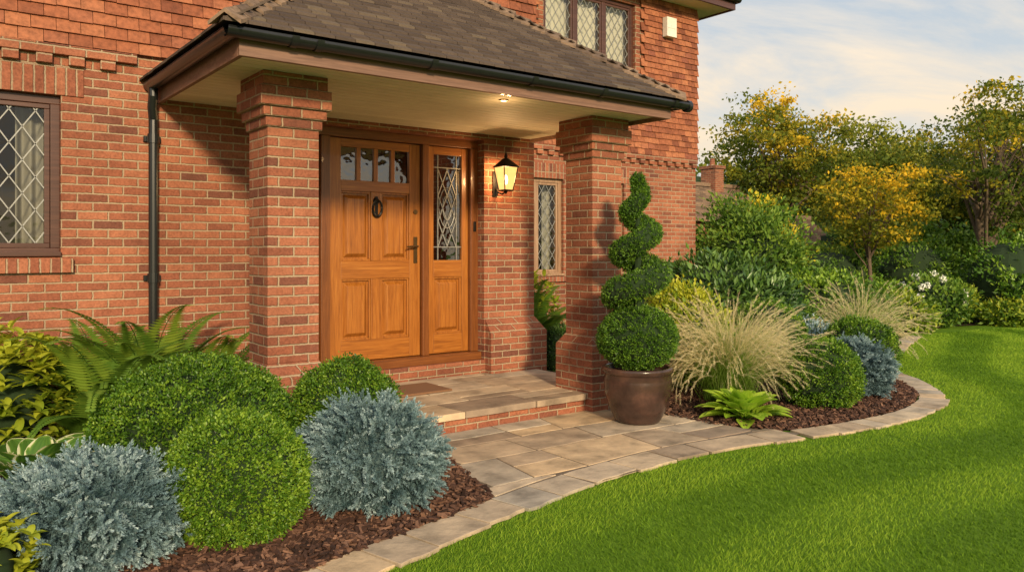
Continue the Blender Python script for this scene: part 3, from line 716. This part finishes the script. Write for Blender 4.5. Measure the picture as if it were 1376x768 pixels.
def gutter(gu,p,q):
    P=np.array(p);Q=np.array(q); d=unit(Q-P); sd_=np.cross(d,[0,0,1]); V=[];n=9
    for base_ in (P,Q):
        for rr_,rev in ((gr,0),(gr-.007,1)):
            for i in range(n):
                a_=math.pi*i/(n-1)+math.pi
                V.append(base_+sd_*math.cos(a_)*rr_+np.array([0,0,math.sin(a_)*rr_]))
    F=[]
    for i in range(n-1):
        F.append([i,i+1,2*n+i+1,2*n+i]); F.append([n+i,3*n+i,3*n+i+1,n+i+1])
    F.append([0,2*n,3*n,n]); F.append([n-1,2*n-1,4*n-1,3*n-1])
    gu.p.append((np.array(V),np.array(F),.5,0))
gz=2.648
gutter(gu,(gx0-.04,gy,gz),(gx1+.09,gy,gz)); gutter(gu,(gx0,gy,gz),(gx0,YW-.03,gz)); gutter(gu,(gx1+.02,gy,gz),(gx1+.02,YW-.03,gz))
for x in (gx0+.35,1.95,2.75,3.6,4.3,gx1-.1):
    pts=[(x,gy+ (gr+.006)*math.cos(a_),gz+(gr+.006)*math.sin(a_)) for a_ in np.linspace(math.pi,2*math.pi,10)]
    V=[];
    for (xx,yy,zz) in pts: V+= [(xx-.022,yy,zz),(xx+.022,yy,zz)]
    gu.p.append((np.array(V),np.array([[2*i,2*i+1,2*i+3,2*i+2] for i in range(9)]),.5,0))
gu.tube([(gx1+.07,gy,gz-.02),(gx1+.11,gy,gz-.02)],.052,14)
gu.obj('gutter',[M_black],pr,smooth=True)
dp=MB()
dp.tube([(gx0,YW-.12,gz-.04),(gx0,YW-.12,gz-.1),(gx0+.0,YW-.09,gz-.18),(1.46,YW-.06,gz-.27),(1.46,YW-.06,gz-.4),(1.46,YW-.06,0)],.034,14)
for z in (2.2,1.15,.4): dp.tube([(1.46,YW-.06,z),(1.46,YW-.06,z+.07)],.042,14); dp.box(1.40,1.52,YW-.03,YW-.003,z+.015,z+.055,0,.5)
dp.obj('downpipe',[M_black],house,smooth=False)
dl=MB(); dl.tube([(3.62,4.86,2.545),(3.62,4.86,2.538)],[.04,.035],20); dlo=dl.obj('downlight',[M_brass],house)
dl=MB(); dl.tube([(3.62,4.86,2.5375),(3.62,4.86,2.535)],.02,16); dl.obj('lamp_lens',[emis('warm_lens',(1,.6,.25),6)],dlo)
pl=bpy.data.lights.new('downlight_lamp','POINT'); pl.energy=1.2; pl.color=(1,.6,.25); pl.shadow_soft_size=.03
plo=bpy.data.objects.new('downlight_lamp',pl); COL.objects.link(plo); plo.location=(3.62,4.86,2.40); attach(plo,dlo)
# ------------------------------------------------------------------ door
YF=6.555; YD=6.60
fr=MB()
for a,b in ((2.25,2.32),(2.88,2.965),(3.915,3.985),(4.47,4.56)): fr.box(a,b,YF,YF+.12,.38,2.41,0,.5)
fr.box(2.25,4.56,YF,YF+.12,2.411,2.489,1,.5)
fr.box(2.25,4.56,YF-.06,YF+.12,.301,.379,1,.5)
door_frame=fr.obj('door_frame',[M_frv,M_frh],house,bevel=.004)
dm_=MB()
def leaf(dm_,x0,x1,st,panes,mid,y=YD):
    dm_.box(x0,x0+st,y,y+.045,.385,2.405,0,.5); dm_.box(x1-st,x1,y,y+.045,.385,2.405,0,.5)
    A=x0+st+.001;B=x1-st-.001
    for z0,z1 in panes['rails']: dm_.box(A,B,y+.001,y+.045,z0,z1,1,.5)
    mids=[(A,B)]
    if mid:
        c0=(A+B)/2; dm_.box(c0-.05,c0+.05,y+.001,y+.044,.571,1.129,0,.5); dm_.box(c0-.05,c0+.05,y+.001,y+.044,1.296,1.929,0,.5)
        mids=[(A,c0-.051),(c0+.051,B)]
    for z0,z1 in panes['panels']:
        for a,b in mids:
            dm_.box(a,b,y+.036,y+.044,z0,z1,0,.5)
            for (p,q,r1,r2) in ((a,b,z0,z0+.018),(a,b,z1-.018,z1),(a,a+.018,z0+.018,z1-.018),(b-.018,b,z0+.018,z1-.018)): dm_.box(p,q,y+.012,y+.035,r1,r2,0,.5)
            dm_.panel(a+.034,b-.034,z0+.034,z1-.034,y+.0355,y+.003,.032,0)
    return A,B
A,B=leaf(dm_,2.972,3.908,.115,{'rails':[(.385,.57),(1.13,1.295),(1.93,2.03),(2.33,2.405)],'panels':[(.57,1.13),(1.295,1.93)]},True)
pw=(B-A)/4
for i in range(1,4): dm_.box(A+i*pw-.02,A+i*pw+.02,YD+.002,YD+.044,2.03,2.33,0,.5)
door=dm_.obj('door',[M_woodv,M_woodh],house,bevel=.003)
for i in range(4):
    g_=MB(); g_.pane(A+i*pw+.021-(.02 if i==0 else 0),A+(i+1)*pw-.021,YD+.024,2.031,2.329); g_.obj('door_pane',[M_dglass],door)
kx=3.44; kz=1.80
k_=MB(); k_.tube([(kx,YD,kz+.05),(kx,YD-.02,kz+.05)],[.034,.022],14); k_.tube([(kx,YD,kz-.09),(kx,YD-.018,kz-.09)],.016,12); k_.box(kx-.014,kx+.014,YD-.01,YD-.0005,kz-.1,kz+.09,0,.5)
pts=[(kx+.046*math.sin(a_),YD-.026-.006*math.cos(a_),kz-.02+.075*math.cos(a_)) for a_ in np.linspace(0,2*math.pi,25)]
k_.tube(pts,[.008+.005*math.sin(x/24*math.pi) for x in range(25)],8); k_.obj('door_knocker',[M_iron],door,smooth=False)
h_=MB(); hx=3.855; h_.box(hx-.02,hx+.02,YD-.008,YD-.001,1.27,1.52,0,.5); h_.tube([(hx,YD-.005,1.43),(hx,YD-.05,1.43),(hx-.02,YD-.058,1.43),(hx-.12,YD-.058,1.425)],[.011,.011,.011,.008],10)
h_.obj('handle',[M_brass],door,smooth=False)
h_=MB(); h_.tube([(hx,YD-.001,1.76),(hx,YD-.012,1.76)],.022,14); h_.obj('door_lock',[M_brass],door,smooth=False)
for x0,x1 in ((3.988,4.467),(2.323,2.877)):
    sm=MB(); a,b=leaf(sm,x0,x1,.075,{'rails':[(.385,.57),(1.13,1.295),(2.33,2.405)],'panels':[(.57,1.13)]},False)
    so_=sm.obj('side_light',[M_woodv,M_woodh],house,bevel=.003)
    g_=MB(); g_.pane(a,b,YD+.024,1.296,2.329); g_.obj('side_light_pane',[M_dglass],so_)
    l_=MB(); c0=(a+b)/2; lattice(l_,a+.06,b-.06,1.43,2.195,YD+.016,(b-a)/2-.06,.25,.008)
    for rz,rx in ((.20,.09),(.12,.05)):
        pts=[(c0+rx*math.sin(a_),YD+.014,1.81+rz*math.cos(a_)) for a_ in np.linspace(0,2*math.pi,25)]; l_.tube(pts,.004,6)
    l_.box(a,b,YD+.013,YD+.018,2.2,2.208,0,.5); l_.box(a,b,YD+.013,YD+.018,1.42,1.428,0,.5); l_.box(a+.052,a+.06,YD+.0125,YD+.0185,1.296,2.329,0,.5); l_.box(b-.06,b-.052,YD+.0125,YD+.0185,1.296,2.329,0,.5)
    l_.obj('lead_lattice',[M_lead],so_)
hw=MB(); hw.box(2.1,4.7,8.2,8.25,.2,2.6,0,.5); hw.obj('interior_wall',[M_room],house)
bl_=MB(); bl_.box(4.50,4.53,YF-.012,YF-.001,1.58,1.68,0,.5); bl_.obj('doorbell',[M_iron],house,bevel=.003)
mm=MB(); mm.box(3.05,3.75,5.78,6.22,.1725,.19,0,.5); o=mm.obj('doormat',[M_mat],bevel=.004); thing(o,'brown coir doormat lying on the porch paving','doormat')
am=MB(); am.box(9.36,9.58,YR-.14,YR-.045,4.72,5.02,0,.5); am.box(9.38,9.56,YR-.145,YR-.141,4.85,4.86,0,.5); o=am.obj('alarm_box',[M_white],bevel=.012); thing(o,'small white alarm box fixed to tile hung wall','alarm box')
# lantern
LX=4.69
ln=empty('wall_lantern',(LX,YW-.17,2.0)); thing(ln,'black iron carriage lantern glowing on the brick wall','lantern')
L_=MB(); lx,ly=LX,YW-.19
L_.box(lx-.03,lx+.03,YW-.016,YW-.002,1.94,2.18,0,.5); L_.tube([(lx,YW-.01,2.02),(lx,YW-.06,1.97),(lx,YW-.13,1.95),(lx,ly,1.975)],.009,8)
zb,zt,rb,rt=1.99,2.21,.05,.084
L_.frust((lx-rb,lx+rb,ly-rb,ly+rb),zb-.015,(lx-rb-.006,lx+rb+.006,ly-rb-.006,ly+rb+.006),zb,0,.5)
for sx_ in (-1,1):
    for sy in (-1,1): L_.tube([(lx+sx_*rb,ly+sy*rb,zb),(lx+sx_*rt,ly+sy*rt,zt)],.0055,6)
L_.frust((lx-rt-.012,lx+rt+.012,ly-rt-.012,ly+rt+.012),zt,(lx-rt-.008,lx+rt+.008,ly-rt-.008,ly+rt+.008),zt+.012,0,.5)
L_.frust((lx-rt-.005,lx+rt+.005,ly-rt-.005,ly+rt+.005),zt+.013,(lx-.018,lx+.018,ly-.018,ly+.018),zt+.09,0,.5)
L_.tube([(lx,ly,zt+.08),(lx,ly,zt+.11),(lx,ly,zt+.135),(lx,ly,zt+.16)],[.011,.018,.009,.003],10); L_.tube([(lx,ly,zb-.045),(lx,ly,zb-.012)],[.004,.018],8)
L_.obj('lantern_frame',[M_iron],ln)
G_=MB(); a=(lx-rb+.003,lx+rb-.003,ly-rb+.003,ly+rb-.003); b=(lx-rt+.003,lx+rt-.003,ly-rt+.003,ly+rt-.003)
G_.frust(a,zb+.001,b,zt-.001,0,.5); G_.obj('lantern_glass',[lampglass()],ln)
Bb=MB(); Bb.lathe([(0,0),(.014,.01),(.02,.05),(.012,.09),(0,.10)],(lx,ly,zb+.05),12); Bb.obj('bulb',[emis('bulb',(1,.72,.35),14)],ln,smooth=True)
pl=bpy.data.lights.new('lantern_light','POINT'); pl.energy=55; pl.color=(1,.58,.24); pl.shadow_soft_size=.05
plo=bpy.data.objects.new('lantern_light',pl); COL.objects.link(plo); plo.location=(lx,ly-.0,2.11); attach(plo,ln)
# ------------------------------------------------------------------ pot + spiral topiary
px,py=4.66,4.45
pot=MB(); prof=[(0,.0),(.17,.0),(.185,.02),(.235,.12),(.268,.24),(.272,.34),(.262,.385),(.268,.39),(.283,.40),(.287,.425),(.28,.44),(.258,.442),(.25,.43),(.245,.38),(0,.375)]
pot.lathe(prof,(0,0,.0225),56); pot=pot.obj('plant_pot',[M_pot],loc=(px,py,0),smooth=True); thing(pot,'dark brown glazed round plant pot on the paving','plant pot')
soil=build('soil',[ellipsoid((0,0,.415),(.24,.24,.02),0,.3)],[M_mulch],(0,0,0)); soil.parent=pot
parts=[]
def spiral_pts(n):
    u=np.linspace(0,1,n); z=.95+1.01*u**.97; th=1.2+u*2*math.pi*3.05
    R=(.135*(1-u)**.9+.03)*(1-u**6); tr=.068*(1-u)**.9+.054-.012*u**4
    return u,np.stack([R*np.cos(th),R*np.sin(th),z],1),tr
def tuftset(c,nrm,per,leaf,spread,tt):
    n=len(c); P=np.repeat(c,per,0)+rng.normal(size=(n*per,3))*spread; Nn=np.repeat(nrm,per,0)
    P-=Nn*np.abs(rng.normal(size=(n*per,1)))*spread; D=Nn*.8+rdir(n*per)*.7+[0,0,.2]
    T=np.repeat(tt,per)+rng.normal(size=n*per)*.15; L=rng.uniform(.8,1.3,n*per)*leaf
    return kites(P,D,L,L*.6,T,0,.1)
u,cp_,tr_=spiral_pts(600)
i=rng.integers(0,600,9500); w_=rng.uniform(0,1,9500); i=i[w_<(tr_[i]/tr_[0])*.85+.15]
d=rdir(len(i)); c=cp_[i]+d*(tr_[i]*rng.uniform(.95,1.03,len(i)))[:,None]*[1.18,1.18,.98]
parts.append(tuftset(c,d,9,.0135,.006,rng.uniform(.1,.9,len(i))))
d=rdir(2600); c=d*[.315,.315,.25]*(1+.03*lowf(d,9)+rng.normal(size=2600)*.012)[:,None]+[0,0,.67]
parts.append(tuftset(c,d,10,.0145,.008,rng.uniform(.1,.9,2600))); parts.append(ellipsoid((0,0,.67),(.29,.29,.225),1,.3))
for q_,r_q in zip(cp_[::8],tr_[::8]): parts.append(ellipsoid(q_,(r_q*1.06,r_q*1.06,r_q*.88),1,.3,12,8))
parts+=tube([(0,0,.42),(0,0,1.2),(0.0,0,1.9)],[.03,.03,.02],8,1,.4)
o=build('spiral_topiary',parts,[M_top,M_core,M_bark],(px,py,.02)); thing(o,'clipped evergreen spiral topiary growing in the pot','topiary')
# ------------------------------------------------------------------ planting, house bed
GB='clipped box balls in the borders'
box_ball((1.31,4.72,0),.53,.41,'large clipped round green box shrub',tufts=4400,per=14,leaf=.0165,seed=1,group=GB,spread=.014,tb=-.04)
box_ball((1.27,3.88,0),.335,.325,'round clipped bright green box ball on mulch',tufts=3000,per=15,leaf=.0145,seed=12,group=GB,tb=.12,spread=.012)
box_ball((2.19,4.62,0),.34,.375,'clipped box ball beside the porch step',tufts=2200,per=14,leaf=.016,seed=22,group=GB)
spruce_mound((2.0,3.9,0),.405,.325,'dwarf blue spruce mound beside the stone edging',twigs=3400)
spruce_mound((.64,3.93,0),.395,.265,'silvery dwarf blue spruce on bark mulch',twigs=3400,seed=8)
hosta((.52,4.60,.02),'variegated hosta with cream edged leaves',n=64,L=.25,W=.165,var=1,e0=86,e1=34,droop=1.25,pet=1.35,ns=12)
fern((1.30,5.85,.1),'green fern against the brick wall',n=34,Ls=1.1)
fern((.98,5.45,.1),'arching green fern beside brick wall',n=32,Ls=1.05)
fern((1.68,5.8,.1),'green fern tucked behind brick pillar',n=24,Ls=.95)
leafy('broadleaf_shrub',(.40,5.65,0),(.50,.42,.52),'bushy yellow green leafed shrub by the window wall',M_lime,n=480,L=.10,W=.042,tb=1.0)
leafy('broadleaf_shrub',(-.45,5.3,0),(.55,.5,.5),'bushy yellow green leafed shrub by the window wall',M_lime,n=260,L=.10,W=.045,tb=.9)
leafy('lime_shrub',(.19,3.62,0),(.22,.22,.2),'low lime green leafy shrub on the mulch',M_lime,n=150,L=.055,W=.032,tb=1.1)
leafy('broadleaf_shrub',(5.85,7.4,0),(.42,.42,.62),'green leafy shrub in the recess by porch',M_lime,n=220,L=.12,W=.04,tb=.6)
box_ball((5.75,6.75,0),.3,.3,'small dark shrub in the recess by porch',tufts=700,per=12,leaf=.022,mat=M_laurel,name='evergreen_shrub')
fern((5.5,7.05,.1),'arching fern beside the porch wall',n=20,Ls=1.15)
# ------------------------------------------------------------------ right border
grass_clump((5.88,4.5,0),'feathery blond ornamental grass fountain in the border',n=3200,H=1.0,lean=(.22,-.05))
grass_clump((9.45,5.25,0),'pale feathery ornamental grass near the lawn edge',n=1600,H=1.05,lean=(.35,-.15))
hosta((5.42,3.99,.0),'bright green hosta on bark mulch',n=90,L=.22,W=.14,e0=80,e1=62,droop=.75,pet=.8)
box_ball((6.42,3.93,0),.34,.33,'round clipped box ball beside ornamental grass',tufts=1700,per=13,leaf=.018,seed=31,group=GB,tb=.05)
spruce_mound((7.17,4.0,0),.36,.31,'small dwarf blue spruce near the curved edging',twigs=1800,seed=40)
box_ball((8.2,4.55,0),.38,.35,'clipped box ball behind the blue spruce',tufts=1100,per=12,leaf=.023,seed=51,group=GB,tb=.05)
box_ball((7.45,5.2,0),.44,.45,'rounded box shrub amid ornamental grasses',tufts=1100,per=12,leaf=.024,seed=61,group=GB)
box_ball((8.9,6.0,0),.45,.44,'rounded box shrub in the planted border',tufts=1000,per=12,leaf=.026,seed=62,group=GB)
shrub('silver_shrub',(8.55,5.35,0),(.4,.4,.3),'low silvery blue leafed plant in border',M_blue,clumps=120,per=30,L=.045,cr=.06,W=.3)
shrub('laurel_shrub',(8.1,6.35,0),(.9,.8,.7),'wide dark green glossy laurel shrub',M_laurel,clumps=420,per=34,L=.10,W=.38,cr=.08,core=.84)
shrub('golden_shrub',(6.35,5.45,0),(.42,.42,.56),'yellow green leafy shrub behind the topiary',M_lime,clumps=200,per=34,L=.055,W=.5,cr=.06,tb=.3)
shrub('golden_shrub',(7.0,5.95,0),(.4,.4,.45),'yellow green leafy shrub behind the topiary',M_lime,clumps=160,per=34,L=.055,W=.5,cr=.06,tb=.1)
shrub('garden_shrub',(11.4,8.3,0),(1.1,.9,1.22),'tall green shrub beside the house corner',M_fern,clumps=460,per=40,L=.085,W=.5,cr=.12,core=.74,seed=5)
shrub('golden_shrub',(12.45,8.75,0),(.68,.65,1.25),'golden leafed shrub catching the sun',M_yel,clumps=220,per=40,L=.08,W=.5,cr=.12,core=.70,tb=.1)
shrub('garden_shrub',(11.2,6.9,0),(.8,.7,.6),'low green shrub in the deep border',M_box,clumps=240,per=40,L=.07,W=.5,cr=.08,core=.82)
shrub('garden_shrub',(13.4,8.6,0),(.9,.8,.50),'green mounded shrub in the deep border',M_laurel,clumps=240,per=36,L=.08,W=.5,cr=.09,core=.82)
box_ball((14.2,9.1,0),.45,.45,'dark clipped ball in the far border',tufts=700,per=12,leaf=.035,mat=M_laurel,seed=71,name='evergreen_shrub')
FS=[((12.7,7.1,0),(.6,.5,.38),M_fern,'feathery green plant in the far border'),((14.4,7.5,0),(.8,.6,.42),M_box,'low green shrub along the far border'),
((15.6,7.0,0),(.7,.5,.4),M_lime,'lime green perennial along the far border'),((13.6,6.75,0),(.4,.4,.3),M_lime,'lime green perennial along the far border'),
((16.9,6.3,0),(.95,.9,.92),M_box,'large rounded green shrub beside lawn'),((18.6,5.6,0),(1.0,1,.9),M_fern,'large rounded green shrub beside lawn'),
((17.2,5.35,0),(.5,.4,.25),M_blue,'low bluish plant edging the far lawn'),((18.6,4.5,0),(.7,.5,.3),M_lime,'low green plant edging the far lawn'),
((20.6,4.6,0),(1.3,1.1,1.1),M_box,'large rounded green shrub beside lawn'),((16.2,6.05,0),(.45,.4,.22),M_lime,'low green plant edging the far lawn'),
((16.6,9.9,0),(1.1,.9,.8),M_fern,'leafy green shrub in front of the hedge'),((18.6,9.0,0),(1.2,.9,.9),M_box,'leafy green shrub in front of the hedge')]
for p,R,m_,lb in FS: shrub('border_shrub',p,R,lb,m_,clumps=170,per=34,L=.085,W=.5,cr=.09,core=.82,seed=random.randrange(99))
hy=shrub('hydrangea',(14.9,6.9,0),(.62,.55,.5),'green hydrangea with white flower heads',M_fern,clumps=150,per=34,L=.08,W=.6,cr=.09,core=.85)
fp=[]
for i in range(26):
    d=rdir(1)[0]; d[2]=abs(d[2]); c=d*np.array([.64,.57,.52])+[0,0,.43]; D=rdir(60); fp.append(kites(c+D*.05,rdir(60),.04,.035,rng.uniform(0,1,60)))
o=build('flower_heads',fp,[M_bloom],(0,0,0)); o.parent=hy
def hedge(x0,y0,x1,y1,h,th,label,mat,n=30000,L=.12):
    P0=np.array([x0,y0]);P1=np.array([x1,y1]);d=(P1-P0);LN=np.linalg.norm(d);d/=LN;s_=np.array([-d[1],d[0]])
    u=rng.uniform(0,LN,n//30); zc=rng.uniform(0.05,1,len(u))*h*(1+.08*np.sin(u*1.3)); f=np.where(rng.uniform(0,1,len(u))<.75,-1,rng.uniform(-1,1,len(u)))
    c=np.stack([P0[0]+d[0]*u+s_[0]*f*th,P0[1]+d[1]*u+s_[1]*f*th,zc],1)
    sg=rng.normal(size=(len(u)*30,3))*.16; P=np.repeat(c,30,0)+sg; P[:,2]=np.maximum(P[:,2],.03)
    T=np.repeat(rng.uniform(.1,.8,len(u)),30)+rng.normal(size=len(P))*.12
    LL=rng.uniform(.7,1.3,len(P))*L
    mb=MB(); q=th*.6
    cs=[P0-s_*q,P1-s_*q,P1+s_*q,P0+s_*q]
    mb.hexa([(a[0],a[1],0) for a in cs]+[(a[0],a[1],h*.92) for a in cs],1,.3)
    o=build('hedge',[kites(P,rdir(len(P))+[0,0,.2],LL,LL*.55,T,0)]+mb.p,[mat,M_core]); thing(o,label,'hedge')
hedge(18.3,11.0,26,6.2,1.9,.5,'tall dark green hedge along garden boundary',M_fern)
hedge(13.2,15.8,18.1,11.2,.85,.4,'low dark green hedge along garden boundary',M_laurel,n=16000)
# ------------------------------------------------------------------ trees
tree((16.5,8.9,0),3.4,(.1,-.1,2.4),(1.3,1.2,1.0),'young golden autumn tree with slim trunk',M_autumn,tr=.045,clumps=150,per=44,L=.08,clr=.17,fork=.45,tb=.03,seed=21)
tree((18.6,7.4,0),5,(.3,-.5,3.45),(2.4,2.2,1.65),'spreading garden tree turning yellow',M_mix,tr=.10,lean=(-.35,.1),clumps=230,per=58,L=.09,clr=.22,fork=.35,seed=4,tb=-.02,limbs=20)
tree((24.5,16.6,0),6.5,(0,0,4.5),(2.7,2.4,2.25),'large tree with yellowing autumn crown',M_mix,tr=.16,clumps=260,per=72,L=.13,clr=.30,seed=6,tb=.0)
tree((28.2,15.0,0),6,(0,0,3.8),(2.6,2.4,2.2),'broad green garden tree behind the hedge',M_green,tr=.16,clumps=190,per=80,L=.14,clr=.36,seed=7,tb=.15)
tree((31,12.6,0),6,(0,0,3.7),(2.8,2.6,2.3),'green and gold tree beyond the hedge',M_mix,tr=.16,clumps=200,per=80,L=.15,clr=.38,seed=9,tb=-.1)
tree((30,8.0,0),6,(0,0,3.6),(2.6,2.6,2.4),'tall dark green tree beyond the hedge',M_green,tr=.16,clumps=190,per=80,L=.15,clr=.38,seed=10,tb=.1)
tree((24.0,5.2,0),6,(0,0,3.4),(1.9,2,2.0),'leafy tree at the garden edge',M_green,tr=.12,clumps=170,per=76,L=.13,clr=.31,seed=13,tb=.1)
wp=[]
for i in range(26):
    a_=math.radians(40+i*2.4); R_=46+random.uniform(-4,4); c0=np.array([R_*math.sin(a_),R_*math.cos(a_),random.uniform(2.0,3.4)])
    d=rdir(26); c=c0+d*[3.2,3.2,2.6]; c=c[c[:,2]>.2]; P=np.repeat(c,46,0)+rng.normal(size=(len(c)*46,3))*.7
    T=np.repeat(rng.uniform(.1,.9,len(c)),46)+rng.normal(size=len(P))*.12; wp.append(kites(P,rdir(len(P)),.38,.3,T)); wp.append(ellipsoid(c0,(2.6,2.6,2.4),1,.2,12,8))
o=build('distant_woodland',wp,[M_green,M_core]); thing(o,'distant mass of green trees beyond the garden','woodland',kind='stuff')
# ------------------------------------------------------------------ neighbouring house
def small_house(x0,x1,y0,y1,h,rh,label,chim):
    e=empty('neighbour_house',(x0,y0,0)); thing(e,label,'house')
    w=MB(); w.box(x0,x1,y0,y1,-.1,h,0,.5); w.obj('wall',[M_brick],e)
    r=MB(); o_=.25; ym=(y0+y1)/2
    n=14
    for i in range(n):
        f0=i/n;f1=(i+1)/n
        for sg,ya in ((1,y0-o_),(-1,y1+o_)):
            p=ya+(ym-ya)*f0;q=ya+(ym-ya)*f1; za=h-.05+rh*f0;zb=h-.05+rh*f1
            x=x0-o_
            while x<x1+o_-.01:
                xe=min(x+.3,x1+o_)
                r.hexa([(x,p,za),(xe,p,za),(xe,q,zb-.02),(x,q,zb-.02),(x,p,za+.1),(xe,p,za+.1),(xe,q,zb+.05),(x,q,zb+.05)],0); x=xe
    r.box(x0-o_,x1+o_,ym-.1,ym+.1,h+rh,h+rh+.12,0,.8)
    ro=r.obj('roof',[M_hip],e)
    for xx in (x0,x1-.1):
        V=[(xx,y0,h),(xx,y1,h),(xx,ym,h+rh-.1),(xx+.1,y0,h),(xx+.1,y1,h),(xx+.1,ym,h+rh-.1)]
        b_=MB(); b_.p.append((np.array(V),np.array([[0,1,2],[3,4,5]]),.5,0)); b_.obj('gable',[M_brick],e)
    if chim:
        c=MB(); c.box(chim-.22,chim+.22,ym-.3,ym+.3,h+.3,h+rh+.6,0,.5); c.box(chim-.26,chim+.26,ym-.35,ym+.35,h+rh+.6,h+rh+.7,0,.5)
        c.tube([(chim,ym,h+rh+.7),(chim,ym,h+rh+.95)],[.1,.08],12); c.obj('chimney',[M_brick],ro)
small_house(18.4,22.6,15.6,18.6,2.3,1.2,'neighbouring brick house with tiled roof and chimney',21.5)
small_house(19.2,21.7,13.0,14.6,1.55,.75,'low brick outbuilding with tiled roof',None)
# ------------------------------------------------------------------ light, world, camera
tr=Vector((.36,1,0)).normalized(); el=math.radians(19)
trv=Vector((tr.x*math.cos(el),tr.y*math.cos(el),-math.sin(el)))
sl=bpy.data.lights.new('sun','SUN'); sl.energy=4.8; sl.angle=math.radians(6); sl.color=(1,.79,.50)
so=bpy.data.objects.new('sun',sl); COL.objects.link(so); so.rotation_euler=trv.to_track_quat('-Z','Y').to_euler()
wd=bpy.data.worlds.new('World'); sc.world=wd; wd.use_nodes=True; nt=wd.node_tree
bg=nt.nodes['Background']; sk=nt.nodes.new('ShaderNodeTexSky'); sk.sky_type='NISHITA'; sk.sun_disc=False
sk.sun_elevation=el; sk.sun_rotation=math.atan2(-tr.x,-tr.y); sk.air_density=1; sk.dust_density=2
gen=nt.nodes.new('ShaderNodeTexCoord').outputs['Generated']
sp=nt.nodes.new('ShaderNodeSeparateXYZ'); nt.links.new(gen,sp.inputs[0])
zc=Mth(nt,'ADD',Mth(nt,'MAXIMUM',sp.outputs[2],0),.12)
cb=nt.nodes.new('ShaderNodeCombineXYZ'); nt.links.new(Mth(nt,'DIVIDE',sp.outputs[0],zc),cb.inputs[0]); nt.links.new(Mth(nt,'DIVIDE',sp.outputs[1],zc),cb.inputs[1])
cn=noise(nt,scalevec(nt,cb.outputs[0],(.45,.75,1)),1.5,8,.6,.5)
fac=maprange(nt,cn,.42,.60,.08,1.0)
cloud=ramp(nt,sp.outputs[2],[(0,(1,.78,.50)),(.18,(1,.84,.64)),(.4,(.97,.88,.78))])
cloud10=nt.nodes.new('ShaderNodeVectorMath'); cloud10.operation='SCALE'; cloud10.inputs['Scale'].default_value=10.8; nt.links.new(cloud,cloud10.inputs[0])
blue=ramp(nt,sp.outputs[2],[(0,(.98,.84,.62)),(.14,(.76,.82,.85)),(.4,(.46,.62,.80))])
blue10=nt.nodes.new('ShaderNodeVectorMath'); blue10.operation='SCALE'; blue10.inputs['Scale'].default_value=9.7; nt.links.new(blue,blue10.inputs[0])
nsk=mixc(nt,.88,sk.outputs[0],blue10.outputs[0])
mx=mixc(nt,fac,nsk,cloud10.outputs[0])
# hazy glow of the low sun spread through the thin cloud on its side of the sky
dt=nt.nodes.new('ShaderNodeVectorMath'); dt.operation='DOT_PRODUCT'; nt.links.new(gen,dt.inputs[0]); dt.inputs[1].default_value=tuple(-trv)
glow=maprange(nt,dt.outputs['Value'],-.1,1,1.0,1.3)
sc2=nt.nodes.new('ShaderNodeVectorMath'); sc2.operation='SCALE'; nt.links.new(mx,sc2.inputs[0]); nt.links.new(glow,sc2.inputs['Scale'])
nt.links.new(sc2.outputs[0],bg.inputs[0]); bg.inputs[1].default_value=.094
cam=bpy.data.cameras.new('camera'); co=bpy.data.objects.new('camera',cam); COL.objects.link(co)
co.location=(0,0,1.4); co.rotation_euler=(math.radians(90),0,-math.atan2(.606,.796)); cam.lens=27.78; cam.sensor_width=36; cam.shift_y=-.0356; cam.clip_end=600
sc.camera=co
